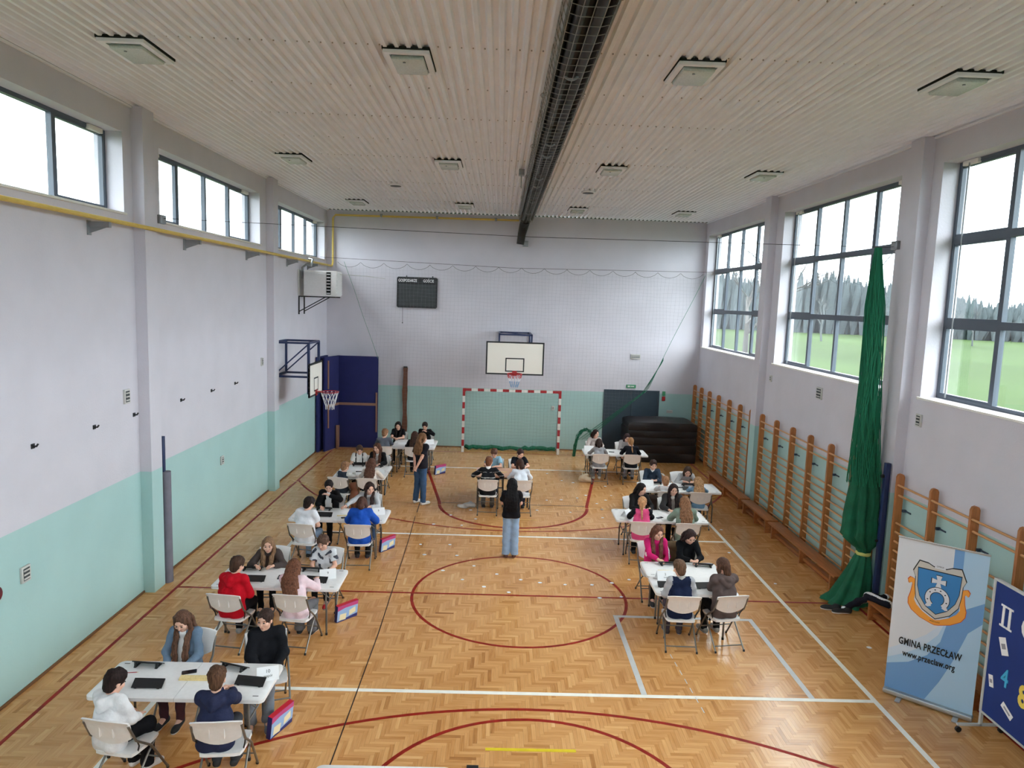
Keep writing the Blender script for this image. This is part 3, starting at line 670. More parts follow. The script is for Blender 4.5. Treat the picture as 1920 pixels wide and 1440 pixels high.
# ------------------------------------------------------------------ lamps and speakers in the ceiling
LG_ = mat('prismatic_lamp_glass', srgb(206, 211, 205), 0.25, var=0.08, vscale=40, bump=0.5, bscale=90)
def lamp():
    t = thing('ceiling_floodlight', '', 'lamp')
    mb = MB(); a, b, e = 0.30, 0.43, 0.075
    mb.box((-a, -b, -0.05), (-a+e, b, -0.012)).box((a-e, -b, -0.05), (a, b, -0.012)).box((-a+e, -b, -0.05), (a-e, -b+e, -0.012)).box((-a+e, b-e, -0.05), (a-e, b, -0.012))
    mb.build('frame', SHEET, t, smooth=0)
    MB().box((-a+e+0.01, -b+e+0.06, -0.085), (a-e-0.01, b-e-0.02, -0.03), None, 0.02).build('glass_cover', LG_, t)
    MB().box((-a-0.012, -b-0.012, -0.012), (a+0.012, b+0.012, 0.02)).build('recess', DARK, t, smooth=0)  # solid dark box, its colour gives the shaded gap round the frame
    MB().tube([(-0.05, -0.2, -0.05), (-0.05, -0.2, -0.095)], 0.02, 8).build('clip', STEEL, t)
    return t
lp = None
for r, y in enumerate((-2.85, 3.35, 9.7)):
    for c, x in enumerate((-4.74, -1.6, 1.71, 4.85)):
        lp = lamp() if lp is None else copy_tree(lp)
        lp.location = (x, y, ZC); lp.scale = (0.86, 0.86, 1); tag(lp, '%s square ceiling floodlight in the %s row across the hall' % (['leftmost', 'centre-left', 'centre-right', 'rightmost'][c], ['nearest', 'middle', 'far'][r]), 'lamp', 'floodlights in the ribbed ceiling')
for x, l in ((-3.13, 'round black speaker in the ceiling left of the heater'), (1.61, 'round black speaker in the ceiling right of the heater')):
    t = thing('ceiling_speaker', l, 'speaker', (x, 6.37, ZC), 0, 'round ceiling speakers')
    MB().prism([(0.17*math.cos(i*PI/10), 0.17*math.sin(i*PI/10)) for i in range(20)], -0.03, 0.0).build('rim', SHEET, t, 40); MB().prism([(0.135*math.cos(i*PI/10), 0.135*math.sin(i*PI/10)) for i in range(20)], -0.036, -0.02).build('grille', BLACKP, t, 40)

# ------------------------------------------------------------------ tube heater in its wire cage
HBODY = mat('heater_black_brown', srgb(44, 38, 36), 0.5, metal=0.3, var=0.15); REFL = mat('heater_reflector', srgb(92, 90, 90), 0.35, metal=0.8)
WIRE = mat('cage_wire', srgb(150, 146, 138), 0.4, metal=0.5)
h = thing('tube_heater', 'long dark radiant tube heater in a wire cage along the middle of the ceiling', 'heater', (0.25, 0, 7.5))
y0, y1 = -10.5, 11.2
fn = lambda a, b, z: (a, z, b)
MB().prism([(-0.20, -0.02), (-0.11, 0.12), (0.11, 0.12), (0.20, -0.02), (0.185, -0.02), (0.10, 0.105), (-0.10, 0.105), (-0.185, -0.02)], y0, y1, fn).build('reflector_hood', HBODY, h, smooth=0)
for x in (-0.085, 0.085): MB().tube([(x, y0, 0.02), (x, y1, 0.02)], 0.055, 12).build('radiant_tube', HBODY, h)
for s in (-1, 1): MB().prism([(s*0.2, -0.025), (s*0.215, 0.0), (s*0.14, 0.12), (s*0.125, 0.115)], y0, y1, fn).build('side_shield', REFL, h, smooth=0)
for i, y in enumerate([-6.2, -3.2, 0.2, 1.1, 3.4, 4.4, 6.8, 9.2]):
    MB().tube([(0.11*math.cos(t)*0.8, y, 0.02-0.09*math.sin(t)) for t in [PI*k/8 for k in range(9)]], 0.016, 5).build('tube_bracket', STEEL, h)
mb = MB(); cage = [(-0.235, 0.05), (-0.2, -0.075), (-0.1, -0.1), (0, -0.1), (0.1, -0.1), (0.2, -0.075), (0.235, 0.05)]
for a, b in cage: mb.tube([(a, y0, b), (a, y1, b)], 0.0045, 4)
n = int((y1-y0)/0.21)
for i in range(n):
    y = y0+0.21*i; mb.tube([(a, y, b) for a, b in [(-0.25, 0.1)]+cage+[(0.25, 0.1)]], 0.0045, 4)
cg = mb.build('wire_cage', WIRE, h); cg['kind'] = 'stuff'
for y in (-8, -5, -2, 1, 4, 7, 10):
    MB().tube([(-0.12, y, 0.11), (-0.12, y, 0.2)], 0.006, 5).tube([(0.12, y, 0.11), (0.12, y, 0.2)], 0.006, 5).build('hanger', STEEL, h)
    for s in (-1, 1): MB().tube([(s*0.25+0.03*math.cos(t), y, 0.09+0.03*math.sin(t)) for t in [2*PI*k/8 for k in range(8)]], 0.005, 4, closed=True).build('wire_hook', WIRE, h)
MB().tube([(0, 11.2, 0.0), (-0.04, 11.55, -0.12), (-0.1, 11.7, -0.4), (-0.14, 11.72, -0.72)], [0.15, 0.15, 0.13, 0.12], 12).build('end_bend', HBODY, h)
MB().box((-0.06, 11.72, -0.78), (0.12, 11.92, -0.6), None, 0.01).build('wall_box', STEEL, h)
MB().box((-0.42, 3.6, 0.06), (-0.3, 3.8, 0.18), None, 0.01).tube([(-0.36, 3.7, 0.06), (-0.36, 3.7, -0.2)], 0.012).build('ignition_box', STEEL, h)

# yellow gas pipe, wall brackets
gp = thing('gas_pipe', 'yellow gas pipe running below the left windows and up the far corner', 'pipe', (0, 0, 0))
MB().tube([(XL+0.22, YF+0.1, 5.885), (XL+0.22, 11.7, 5.885), (XL+0.22, 11.82, 6.0), (XL+0.22, 11.82, 7.42), (XL+0.3, 11.84, 7.52), (0.05, 11.84, 7.55)], 0.031, 10).build('pipe_run', YPIPE, gp)
for x in (-4.4, -2.6, -0.7): MB().tube([(x, 11.92, 7.5), (x, 11.84, 7.5)], 0.012).tube([(x, 11.84, 7.5), (x, 11.84, 7.6)], 0.045, 8).build('pipe_clip', STEEL, gp)
for i, y in enumerate((-4.5, -1.45, 1.5, 4.6, 7.6, 9.6)):
    MB().box((XL-0.0, y-0.03, 5.77), (XL+0.3, y+0.03, 5.845)).box((XL, y-0.04, 5.66), (XL+0.02, y+0.04, 5.86)).prism([(XL, 5.68), (XL+0.28, 5.78), (XL, 5.78)], y-0.004, y+0.004, lambda a, b, z: (a, z, b)).build('pipe_bracket', STEEL, gp, smooth=0)

# fan heater on the left wall
fh = thing('fan_heater', 'white louvred gas fan heater on a dark bracket high on the left wall', 'heater', (XL, 8.95, 4.88))
GREY = mat('light_grey_metal', srgb(196, 194, 190), 0.45)
MB().box((0.0, -0.35, 0.02), (0.03, 0.35, 0.76), None, 0.008).build('wall_plate', GREY, fh)
MB().box((0.16, -0.33, 0.03), (1.08, 0.33, 0.74), None, 0.015).build('casing', PLASTIC, fh)
for i in range(13):
    z = 0.075+0.05*i
    MB().box((0.2, -0.352, z), (0.78, -0.331, z+0.034), Matrix.Identity(3), 0.0).build('louvre', PLASTIC, fh, smooth=0)
    MB().box((1.081, -0.3, z), (1.1, 0.3, z+0.034)).build('louvre', PLASTIC, fh, smooth=0)
MB().box((0.80, -0.345, 0.08), (0.92, -0.331, 0.70)).build('dark_slot', DARK, fh, smooth=0)
for i in range(7): MB().box((0.81, -0.356, 0.1+0.088*i), (0.91, -0.346, 0.125+0.088*i)).build('slot_fin', PLASTIC, fh, smooth=0)
for s in (-1, 1):
    MB().box((0.0, s*0.27-0.02, -0.5), (0.03, s*0.27+0.02, 0.02)).box((0, s*0.27-0.02, -0.01), (1.05, s*0.27+0.02, 0.02)).tube([(0.02, s*0.27, -0.42), (0.75, s*0.27, 0.0)], 0.018, 4).build('support_bracket', DKMETAL, fh, smooth=0)
MB().tube([(0.1, -0.2, 0.5), (0.1, -0.2, 0.82), (0.2, -0.2, 0.9), (0.3, -0.1, 0.86), (0.34, -0.05, 1.05), (0.22, 0.0, 1.07)], 0.035, 8).build('supply_pipe', STEEL, fh)
MB().tube([(1.08, 0.0, 0.66), (1.7, 0.9, 0.66), (2.0, 2.3, 0.64)], 0.008, 5).build('cable', GREY, fh)

# ------------------------------------------------------------------ back wall: scoreboard, basket, goal, net, mats
CHALK = mat('slate_board', srgb(58, 62, 64), 0.7, var=0.15, vscale=4)
sbd = thing('scoreboard', 'dark home and guests scoreboard high on the back wall', 'scoreboard', (-3.21, YB, 5.12))
MB().prism([(-0.66, -0.46), (-0.62, -0.5), (0.62, -0.5), (0.66, -0.46), (0.66, 0.46), (0.62, 0.5), (-0.62, 0.5), (-0.66, 0.46)], 0.02, 0.07, lambda a, b, z: (a, -z, b)).build('board_frame', BLACKP, sbd, smooth=0)
MB().box((-0.6, -0.074, -0.44), (0.6, -0.069, 0.27)).build('slate_panel', CHALK, sbd, smooth=0)
text_mesh('lettering', 'GOSPODARZE', 0.13, PAPER, sbd, (-0.31, -0.072, 0.38), (PI/2, 0, 0), 0.001, sx=0.72, bold=0.002)
text_mesh('lettering', 'GOŚCIE', 0.13, PAPER, sbd, (0.37, -0.072, 0.38), (PI/2, 0, 0), 0.001, sx=0.74, bold=0.002)
for s in (-0.35, 0.5): MB().tube([(s, -0.04, 0.5), (s, -0.03, 0.54)], 0.02).build('mount', BLACKP, sbd)
MB().tube([(-0.47, -0.03, -0.5), (-0.465, -0.03, -0.98)], 0.006, 5).ball((-0.465, -0.03, -1.0), 0.02).build('pull_cord', DKMETAL, sbd)

BOARDW = mat('cream_backboard', srgb(236, 230, 220), 0.4); NETW = mat('white_cord', srgb(232, 232, 236), 0.8); NETB = mat('blue_cord', srgb(120, 160, 200), 0.8); BLK = mat('black_paint', srgb(26, 26, 28), 0.5); NETR = mat('red_cord', srgb(196, 60, 60), 0.8)
def basket(name, label, loc, rz, bw, bh, zc, rim_z, rim_off, cols, ragged):
    """board plane at local y=0 facing -y"""
    t = thing('basketball_hoop', label, 'basketball hoop', loc, rz)
    MB().box((-bw/2, 0, zc-bh/2), (bw/2, 0.03, zc+bh/2)).build('backboard', BOARDW, t, smooth=0)
    e = 0.045
    MB().box((-bw/2, -0.004, zc-bh/2), (-bw/2+e, 0.034, zc+bh/2)).box((bw/2-e, -0.004, zc-bh/2), (bw/2, 0.034, zc+bh/2)).box((-bw/2+e, -0.004, zc-bh/2), (bw/2-e, 0.034, zc-bh/2+e)).box((-bw/2+e, -0.004, zc+bh/2-e), (bw/2-e, 0.034, zc+bh/2)).build('black_border', BLK, t, smooth=0)
    qw, q0, q1, k = bw*0.163, rim_z+0.02, rim_z+0.02+bh*0.42, 0.035
    MB().box((-qw, -0.003, q0), (-qw+k, 0, q1)).box((qw-k, -0.003, q0), (qw, 0, q1)).box((-qw+k, -0.003, q0), (qw-k, 0, q0+k)).box((-qw+k, -0.003, q1-k), (qw-k, 0, q1)).build('target_square', BLK, t, smooth=0)
    R_ = 0.225; cy = -rim_off
    MB().tube([(R_*math.cos(2*PI*i/24), cy+R_*math.sin(2*PI*i/24), rim_z) for i in range(24)], 0.013, 6, closed=True).box((-0.07, -0.02, rim_z-0.1), (0.07, 0, rim_z+0.05)).tube([(-0.06, 0, rim_z), (-0.08, cy+0.2, rim_z)], 0.01).tube([(0.06, 0, rim_z), (0.08, cy+0.2, rim_z)], 0.01).box((-0.06, cy+0.2, rim_z-0.008), (0.06, 0, rim_z+0.008)).build('rim', RED, t)
    r_ = random.Random(4); n = 12
    for ci, (m, lo, hi) in enumerate(cols):
        mb = MB()
        for i in range(n):
            for dr in (-1, 1):
                pts = []
                for k2 in range(6):
                    f = (lo+(hi-lo)*k2/5); rr = R_*(1-0.52*min(1, f*1.2)); a = 2*PI*(i+dr*f*1.6)/n
                    if ragged and f > 0.6 and (i*3+dr) % 4 == 0: break
                    pts.append((rr*math.cos(a)*(1+r_.uniform(-.06, .06)), cy+rr*math.sin(a)*(1+r_.uniform(-.06, .06)), rim_z-0.46*f))
                if len(pts) > 1: mb.tube(pts, 0.006, 4)
        o = mb.build('hoop_net', m, t); o['kind'] = 'stuff'
    return t
cb = basket('c', 'large cream backboard with red rim in front of the back wall', (0.03, 10.2, 0), 0, 1.79, 1.02, 3.195, 2.76, 0.38, [(NETR, 0, 0.3), (NETW, 0.3, 0.5), (NETB, 0.5, 0.9)], False)
mb = MB()
for x in (-0.5, 0.5):
    for z in (3.92, 3.0): mb.box((x-0.025, 0.03, z-0.025), (x+0.025, YB-10.2, z+0.025))
    mb.box((x-0.025, 0.03, 3.0), (x+0.025, 0.08, 3.92)).box((x-0.025, YB-10.26, 3.0), (x+0.025, YB-10.2, 3.92)).tube([(x, 0.06, 3.03), (x, YB-10.22, 3.9)], 0.02, 4)
for y in (0.055, YB-10.24):
    for z in (3.92, 3.0): mb.box((-0.5, y-0.025, z-0.025), (0.5, y+0.025, z+0.025))
mb.tube([(-0.5, YB-10.24, 3.92), (0.5, 0.05, 3.92)], 0.016, 4).build('support_frame', BLUE, cb, smooth=0)
lb = basket('l', 'small white backboard with red rim on a blue frame at the left wall', (-5.22, 6.93, 0), PI/2, 1.28, 0.86, 2.77, 2.43, 0.36, [(NETW, 0, 1.0)], True)
mb = MB(); W2 = 0.95  # local +y points back to the wall after the turn
for x in (-0.5, 0.5):
    for z in (3.72, 2.86): mb.box((x-0.025, 0.06, z-0.025), (x+0.025, W2, z+0.025))
    mb.box((x-0.03, 0.03, 2.42), (x+0.03, 0.09, 3.72)).box((x-0.025, W2-0.05, 2.86), (x+0.025, W2, 3.72)).tube([(x, 0.08, 3.68), (x, W2-0.03, 2.9)], 0.022, 4)
for y in (0.06, W2-0.025):
    for z in (3.72, 2.86): mb.box((-0.5, y-0.025, z-0.025), (0.5, y+0.025, z+0.025))
mb.build('support_frame', BLUE, lb, smooth=0)

gl = thing('handball_goal', 'red and white banded goal frame with net against the back wall', 'goal', (0.0, 11.2, 0))
nb = 10
for s in (-1, 1):
    for i in range(nb): MB().box((s*1.56-0.04, -0.04, 2.06*i/nb), (s*1.56+0.04, 0.04, 2.06*(i+1)/nb)).build('post_band', RED if i % 2 else WPAINT, gl, smooth=0)
    MB().tube([(s*1.56, 0.03, 2.03), (s*1.56, 0.35, 1.98), (s*1.56, 0.62, 1.1), (s*1.56, 0.66, 0.03), (s*1.56, 0.0, 0.03)], 0.018, 6).build('net_stay', STEEL, gl)
for i in range(15): MB().box((-1.52+3.04*i/15, -0.04, 2.02), (-1.52+3.04*(i+1)/15, 0.04, 2.10)).build('crossbar_band', WPAINT if i % 2 else RED, gl, smooth=0)
MB().box((-1.6, -0.041, 2.0), (-1.5, 0.041, 2.102)).box((1.5, -0.041, 2.0), (1.6, 0.041, 2.102)).build('corner_joint', RED, gl, smooth=0)
NETG = mat('green_net_cord', srgb(96, 140, 124), 0.9); NETD = mat('grey_net_cord', srgb(140, 140, 148), 0.9); GNET = mat('green_net_bundle', srgb(22, 98, 72), 0.9, var=0.3, vscale=20, bump=0.8, bscale=60)
mb = MB()
for i in range(29):
    x = -1.5+3.0*i/28; mb.tube([(x, 0.04, 2.04), (x, 0.3, 1.8), (x+0.02, 0.55, 1.0), (x, 0.62, 0.05)], 0.0014, 3, caps=False)
for j in range(19):
    f = j/18; z = 2.02-1.97*f; y = 0.05+0.58*math.sin(min(1, f*1.05)*PI/2); mb.tube([(-1.54+3.08*k/12, y+0.015*math.sin(k*1.7+j), z+0.02*math.sin(k*2.1+j*.7)) for k in range(13)], 0.0014, 3, caps=False)
o = mb.build('goal_net', NETG, gl); o['kind'] = 'stuff'
mb = MB(); r_ = random.Random(2); mb.tube([(-1.5+3.0*k/24, 0.45+r_.uniform(-.05, .05), 0.07+r_.uniform(-.02, .03)) for k in range(25)], [0.05+r_.uniform(0, .03) for k in range(25)], 7).build('net_roll', GNET, gl)

# protective net in front of the back wall, hung from a wire
pn = thing('protective_net', 'wide thin square-meshed ball net hanging from a wire across the back wall', 'net', (0, 11.0, 0))
NX0, NX1 = -5.75, 6.15
mb = MB(); mb.tube([(NX0-0.4, 0, 6.12), (0, 0, 5.98), (NX1+0.06, 0, 6.06)], 0.006, 5).build('top_wire', DKMETAL, pn)
def nb_(x, z):  # net plane leans a little and ripples
    return 0.06*math.sin(x*2.3+z*0.7)+0.03*math.sin(x*5.1-z*2)
hooks = [-5.6+0.72*i for i in range(17)]
def ztop(x):
    for a, b in zip(hooks[:-1], hooks[1:]):
        if a <= x <= b: u = (x-a)/(b-a); return 5.97-0.02*abs(x)*0-0.17*4*u*(1-u)*0.8
    return 5.95
def xl_(z): return -5.35+(5.9-z)*0.36 if z > 2.9 else -4.27
def xr_(z): return 5.95-(5.9-z)*0.44 if z > 2.2 else 4.3-(2.2-z)*1.1
vert = MB(); x = -5.5
while x < 6.1:
    zt = ztop(x); pts = []
    for k in range(30):
        z = zt-(zt-0.1)*k/29
        if xl_(z) <= x <= xr_(z): pts.append((x+0.02*math.sin(z*3+x*7), nb_(x, z), z))
    if len(pts) > 1: vert.tube(pts, 0.0012, 3, caps=False)
    x += 0.115
z = 5.8
while z > 0.15:
    a, b = xl_(z), xr_(z); n = max(2, int((b-a)/0.3)); vert.tube([(a+(b-a)*k/n, nb_(a+(b-a)*k/n, z), min(z+0.018*math.sin(k*1.3+z*5), ztop(a+(b-a)*k/n))) for k in range(n+1)], 0.0012, 3, caps=False); z -= 0.115
o = vert.build('net_mesh', NETD, pn); o['kind'] = 'stuff'
mb = MB()
for a, b in zip(hooks[:-1], hooks[1:]): mb.tube([(a+(b-a)*k/8, nb_(a, 5.9), ztop(a+(b-a)*k/8+1e-6) if 0 < k < 8 else 5.99) for k in range(9)], 0.006, 4, caps=False)
mb.build('scalloped_edge', DKMETAL, pn)
MB().tube([(xl_(z), nb_(xl_(z), z), z) for z in [6.0-0.2*k for k in range(16)]], 0.008, 4).build('edge_cord', NETG, pn)
MB().tube([(xr_(z), nb_(xr_(z), z), z) for z in [5.95-0.2*k for k in range(20)]], 0.009, 4).build('edge_cord', NETG, pn)
mb = MB()
for k in range(9): mb.tube([(xr_(z)-0.02*k*max(0, 3.2-z), 0.03*math.sin(k*2+z), z-0.01*k) for z in [3.3-0.15*j for j in range(19)]], 0.005, 4, caps=False)
o = mb.build('gathered_fold', GNET, pn); o['kind'] = 'stuff'
mb = MB(); r_ = random.Random(8)
arch = [(2.05, 0.02), (2.08, 0.35), (2.16, 0.68), (2.27, 0.86), (2.40, 0.92), (2.54, 0.86), (2.62, 0.66), (2.66, 0.42)]
for k in range(22): mb.tube([(x+r_.uniform(-.055, .055), -0.09+r_.uniform(-.05, .05), max(0.02, z+r_.uniform(-.05, .05))) for x, z in arch[:r_.randint(5, 8)]], 0.008, 4)
o = mb.build('net_bundle', GNET, pn); o['kind'] = 'stuff'
# wire across the hall for the divider and its end plates
dw = thing('divider_wire', 'thin steel wire stretched across the hall between two wall plates', 'wire', (0, 0.28, 0))
MB().tube([(XL+0.18, 0, 6.09), (0, 0.0, 6.0), (5.75, 0, 6.03), (XR-0.18, 0, 6.05)], 0.0045, 5).build('steel_wire', DKMETAL, dw)
for x in (XL+0.19, XR-0.19): MB().box((x-0.03, -0.09, 6.0), (x+0.03, 0.09, 6.14), None, 0.006).build('wall_plate', STEEL, dw)
MB().tube([(XR-0.19, -0.05, 6.02), (XR-0.4, -0.02, 5.72), (XR-0.45, 0.0, 5.5)], 0.008, 4).build('loose_cord', NETD, dw)

# blue padded panels in the far left corner
PANEL = mat('royal_blue_cloth', srgb(26, 30, 86), 0.85, var=0.08, vscale=6); STRIP = mat('brown_batten', srgb(142, 102, 84), 0.6)
def panel(x, y, rz, w, label, mid=True, battens=()):
    t = thing('padded_panel', label, 'padded panel', (x, y, 0), rz, 'tall blue padded panels in the corner')
    MB().box((-w/2, -0.04, 0.02), (w/2, 0.04, 3.02), None, 0.012).build('padding', PANEL, t)
    if mid: MB().box((-w/2+0.02, -0.065, 1.42), (w/2-0.02, -0.041, 1.5)).build('cross_batten', STRIP, t, smooth=0)
    for bx_, z0, z1 in battens: MB().box((bx_-0.025, -0.07, z0), (bx_+0.025, -0.041, z1)).build('batten', STRIP, t, smooth=0)
    MB().box((-w/2, -0.045, 0.0), (w/2, 0.045, 0.025)).build('bottom_rail', STRIP, t, smooth=0)
panel(-5.0, 11.35, 0.01, 1.28, 'royal blue padded panel facing the hall in the far left corner', True, [(0.6, 0.55, 1.85), (-0.62, 0.05, 0.75)])
panel(-5.77, 10.98, 1.26, 0.92, 'royal blue padded panel turned edgewise beside the flat one', True, [(-0.3, 0.75, 1.7), (-0.3, 2.0, 2.9), (0.42, 0.05, 2.95)])
panel(-6.06, 10.9, PI/2-0.08, 0.95, 'darkest blue padded panel standing along the left wall', False, [(0.1, 2.1, 2.8)])
bp = thing('batten_board', 'brown upright batten standing at the foot of the blue panels', 'batten', (-5.62, 11.1, 0)); MB().box((-0.04, -0.03, 0), (0.04, 0.03, 0.78), None, 0.004).build('board', STRIP, bp)
# rough brown timber on the wall
TIMB = mat('dark_brown_timber', srgb(104, 62, 44), 0.7, var=0.25, vscale=5, stretch=(8, 8, 0.6))
tb = thing('rough_beam', 'tall irregular brown timber hung upright on the back wall', 'timber', (-3.55, YB-0.08, 0))
mb = MB(); r_ = random.Random(6); prev = None
ring = []
for k in range(15):
    z = 0.5+2.14*k/14; w = 0.072+0.010*math.sin(k*0.9)+r_.uniform(-.008, .008); xo = 0.006*math.sin(k*0.6); ring.append([(xo-w, -0.05, z), (xo+w, -0.05, z), (xo+w*0.96, 0.06, z), (xo-w*0.96, 0.06, z)])
v = [p for r in ring for p in r]; f = [(0, 3, 2, 1), tuple(len(v)-4+i for i in (0, 1, 2, 3))]
for k in range(14): f += [(4*k+i, 4*k+(i+1) % 4, 4*k+4+(i+1) % 4, 4*k+4+i) for i in range(4)]
mb.add(v, f).build('beam', TIMB, tb, 50); MB().box((-0.06, 0.0, 2.62), (0.06, 0.07, 2.68)).build('top_bracket', DKMETAL, tb, smooth=0)

# stack of dark crash mats
MATC = mat('dark_brown_vinyl', srgb(30, 22, 24), 0.4, var=0.15, vscale=3, bump=0.3, bscale=5)
ms = []
zz = 0.0
for i, hgt in enumerate((0.3, 0.26, 0.24, 0.22, 0.28)):
    t = thing('crash_mat', ['dark vinyl crash mat at the floor of the stack by the door', 'dark crash mat second from the floor in the stack', 'dark crash mat in the middle of the stack by the door', 'dark crash mat second from the top of the stack', 'dark vinyl crash mat with a domed top, topmost of the stack by the door'][i], 'crash mat', (4.78+0.02*math.sin(i*2), 11.05, zz), 0.02*math.sin(i*3), 'dark crash mats by the door')
    nx, ny = 14, 6; v = []; f = []; top = i == 4
    for lv in (0, 1):
        for b in range(ny+1):
            for a in range(nx+1):
                x = -1.08+2.16*a/nx; y = -0.62+1.24*b/ny; e = min(a, nx-a)/nx*2; e2 = min(b, ny-b)/ny*2
                bul = 0.03*math.sin(a*1.9+i)*0.5
                z = (hgt-0.02+(0.09*(e**0.5)*(e2**0.5) if top else 0.0)-(0.05 if top and (e == 0) else 0)) if lv else 0.0
                if lv and not top: z = hgt-0.008
                y2 = y+(0.025*math.sin(a*0.8+i*2) if b in (0, ny) else 0)
                v.append((x, y2, z))
    N = (nx+1)*(ny+1)
    for b in range(ny):
        for a in range(nx):
            q = b*(nx+1)+a; f += [(q, q+nx+1, q+nx+2, q+1), (N+q, N+q+1, N+q+nx+2, N+q+nx+1)]
    rim = [a for a in range(nx+1)]+[b*(nx+1)+nx for b in range(1, ny+1)]+[ny*(nx+1)+a for a in range(nx-1, -1, -1)]+[b*(nx+1) for b in range(ny-1, 0, -1)]
    m_ = len(rim); mid = len(v)
    for q in rim: x, y, z = v[q]; v.append((x*1.012, y*1.04, hgt*0.5))
    for k in range(m_):
        a, b = rim[k], rim[(k+1) % m_]; f += [(a, b, mid+(k+1) % m_, mid+k), (mid+k, mid+(k+1) % m_, N+b, N+a)]
    MB().add(v, f).build('mat_cover', MATC, t, 60)
    for s in (-0.5, 0.5): MB().tube([(s-0.1, -0.66, hgt*0.55), (s-0.06, -0.675, hgt*0.4), (s+0.06, -0.675, hgt*0.4), (s+0.1, -0.66, hgt*0.55)], 0.009, 5).build('handle', BLK, t)
    zz += hgt
# small fittings on the back wall
EXITG = mat('exit_green', srgb(70, 150, 110), 0.5)
ex = thing('exit_sign', 'small green escape sign above the dark door', 'sign', (3.99, YB, 2.24)); MB().box((-0.16, -0.02, -0.05), (0.16, 0, 0.06)).build('sign_plate', EXITG, ex, smooth=0); MB().box((-0.12, -0.023, -0.02), (-0.04, -0.02, 0.03)).box((-0.02, -0.023, -0.01), (0.1, -0.02, 0.02)).build('pictogram', WPAINT, ex, smooth=0)
fs = thing('call_box', 'green and red call boxes beside the dark door', 'switch box', (5.1, YB, 1.95)); MB().box((-0.05, -0.05, 0.02), (0.05, 0, 0.16), None, 0.006).build('green_box', EXITG, fs); MB().box((-0.05, -0.05, -0.16), (0.05, 0, -0.02), None, 0.006).build('red_box', RED, fs)
def grille(x, y, z, axis, w, hh, label, name='vent_grille', cat='vent'):
    t = thing(name, label, cat, (x, y, z), {'L': PI/2, 'R': -PI/2, 'B': 0}[axis])
    MB().box((-w/2, -0.03, -hh/2), (w/2, 0, hh/2), None, 0.004).build('frame', GREY, t); MB().box((-w/2+0.025, -0.034, -hh/2+0.025), (w/2-0.025, -0.029, hh/2-0.025)).build('dark_opening', CHALK, t, smooth=0)
    for k in range(3): zz_ = -hh/2+hh*(k+1)/4; MB().box((-w/2+0.025, -0.04, zz_-0.012), (w/2-0.025, -0.034, zz_+0.008)).build('slat', GREY, t, smooth=0)
grille(4.09, YB, 3.24, 'B', 0.32, 0.17, 'slotted vent on the back wall right of the cream backboard')
grille(1.4, YB, 1.43, 'B', 0.1, 0.14, 'small box on the mint wall inside the goal', 'wall_box', 'wall box'); grille(5.33, YB, 1.43, 'B', 0.2, 0.1, 'small pale socket low beside the dark door', 'wall_socket', 'socket')
for y, z, w, hh, l in ((-0.62, 3.3, 0.16, 0.22, 'grey vent on the left wall beside the first pilaster'), (-3.07, 1.45, 0.16, 0.2, 'dark vent on the mint part of the left wall nearest the camera'), (3.04, 1.46, 0.14, 0.18, 'dark vent on the mint part of the left wall beyond the post'), (5.55, 3.3, 0.12, 0.2, 'grey vent on the left wall near the small backboard')): grille(XL, y, z, 'L', w, hh, l)
for y, z, w, hh, l in ((2.94, 3.26, 0.24, 0.24, 'square vent under the middle right window'), (-0.55, 3.29, 0.14, 0.2, 'small vent on the right wall by the near pilaster'), (5.58, 3.28, 0.12, 0.16, 'small vent on the right wall by the far pilaster')): grille(XR, y, z, 'R', w, hh, l)
for i, y in enumerate((-2.81, -1.49, -0.4, 1.24, 2.58, 3.83)):
    t = thing('wall_hook', '%s small black hook in the row on the left wall' % ['nearest', 'second nearest', 'third', 'fourth', 'second farthest', 'farthest'][i], 'hook', (XL, y, 2.98), 0, 'small black hooks on the left wall')
    MB().tube([(0, 0, 0), (0.05, 0, 0), (0.07, 0, 0.03)], 0.012, 6).box((0, -0.03, -0.03), (0.012, 0.03, 0.03)).build('hook', BLACKP, t)
fb = thing('red_bell', 'dark red round alarm bell at the left picture edge', 'bell', (XL, -3.62, 1.42)); MB().tube([(0, 0, 0), (0.06, 0, 0), (0.08, 0, 0)], [0.09, 0.09, 0.06], 14).build('dome', mat('dark_red', srgb(96, 22, 36), 0.4), fb)
# posts
for x, y, pad, l in ((-6.04, 0.21, True, 'blue volleyball post with a grey pad at the left pilaster'), (5.96, -0.22, False, 'blue volleyball post at the right wall beside the green net')):
    t = thing('volleyball_post', l, 'post', (x, y, 0)); MB().box((-0.04, -0.04, 0), (0.04, 0.04, 2.52), None, 0.006).build('post', BLUE, t); MB().tube([(-0.05, 0, 2.3), (-0.09, 0, 2.3)], 0.03, 8).tube([(-0.045, -0.0, 1.2), (-0.08, 0, 1.2)], 0.02, 8).build('pulley', DKMETAL, t)
    if pad: MB().prism([(0.045*1.2+0.075*math.cos(k*PI/6), 0.01+0.085*math.sin(k*PI/6)) for k in range(12)], 0.0, 1.92).build('pad_sleeve', mat('grey_pad', srgb(112, 110, 122), 0.7, var=0.1), t, 50)
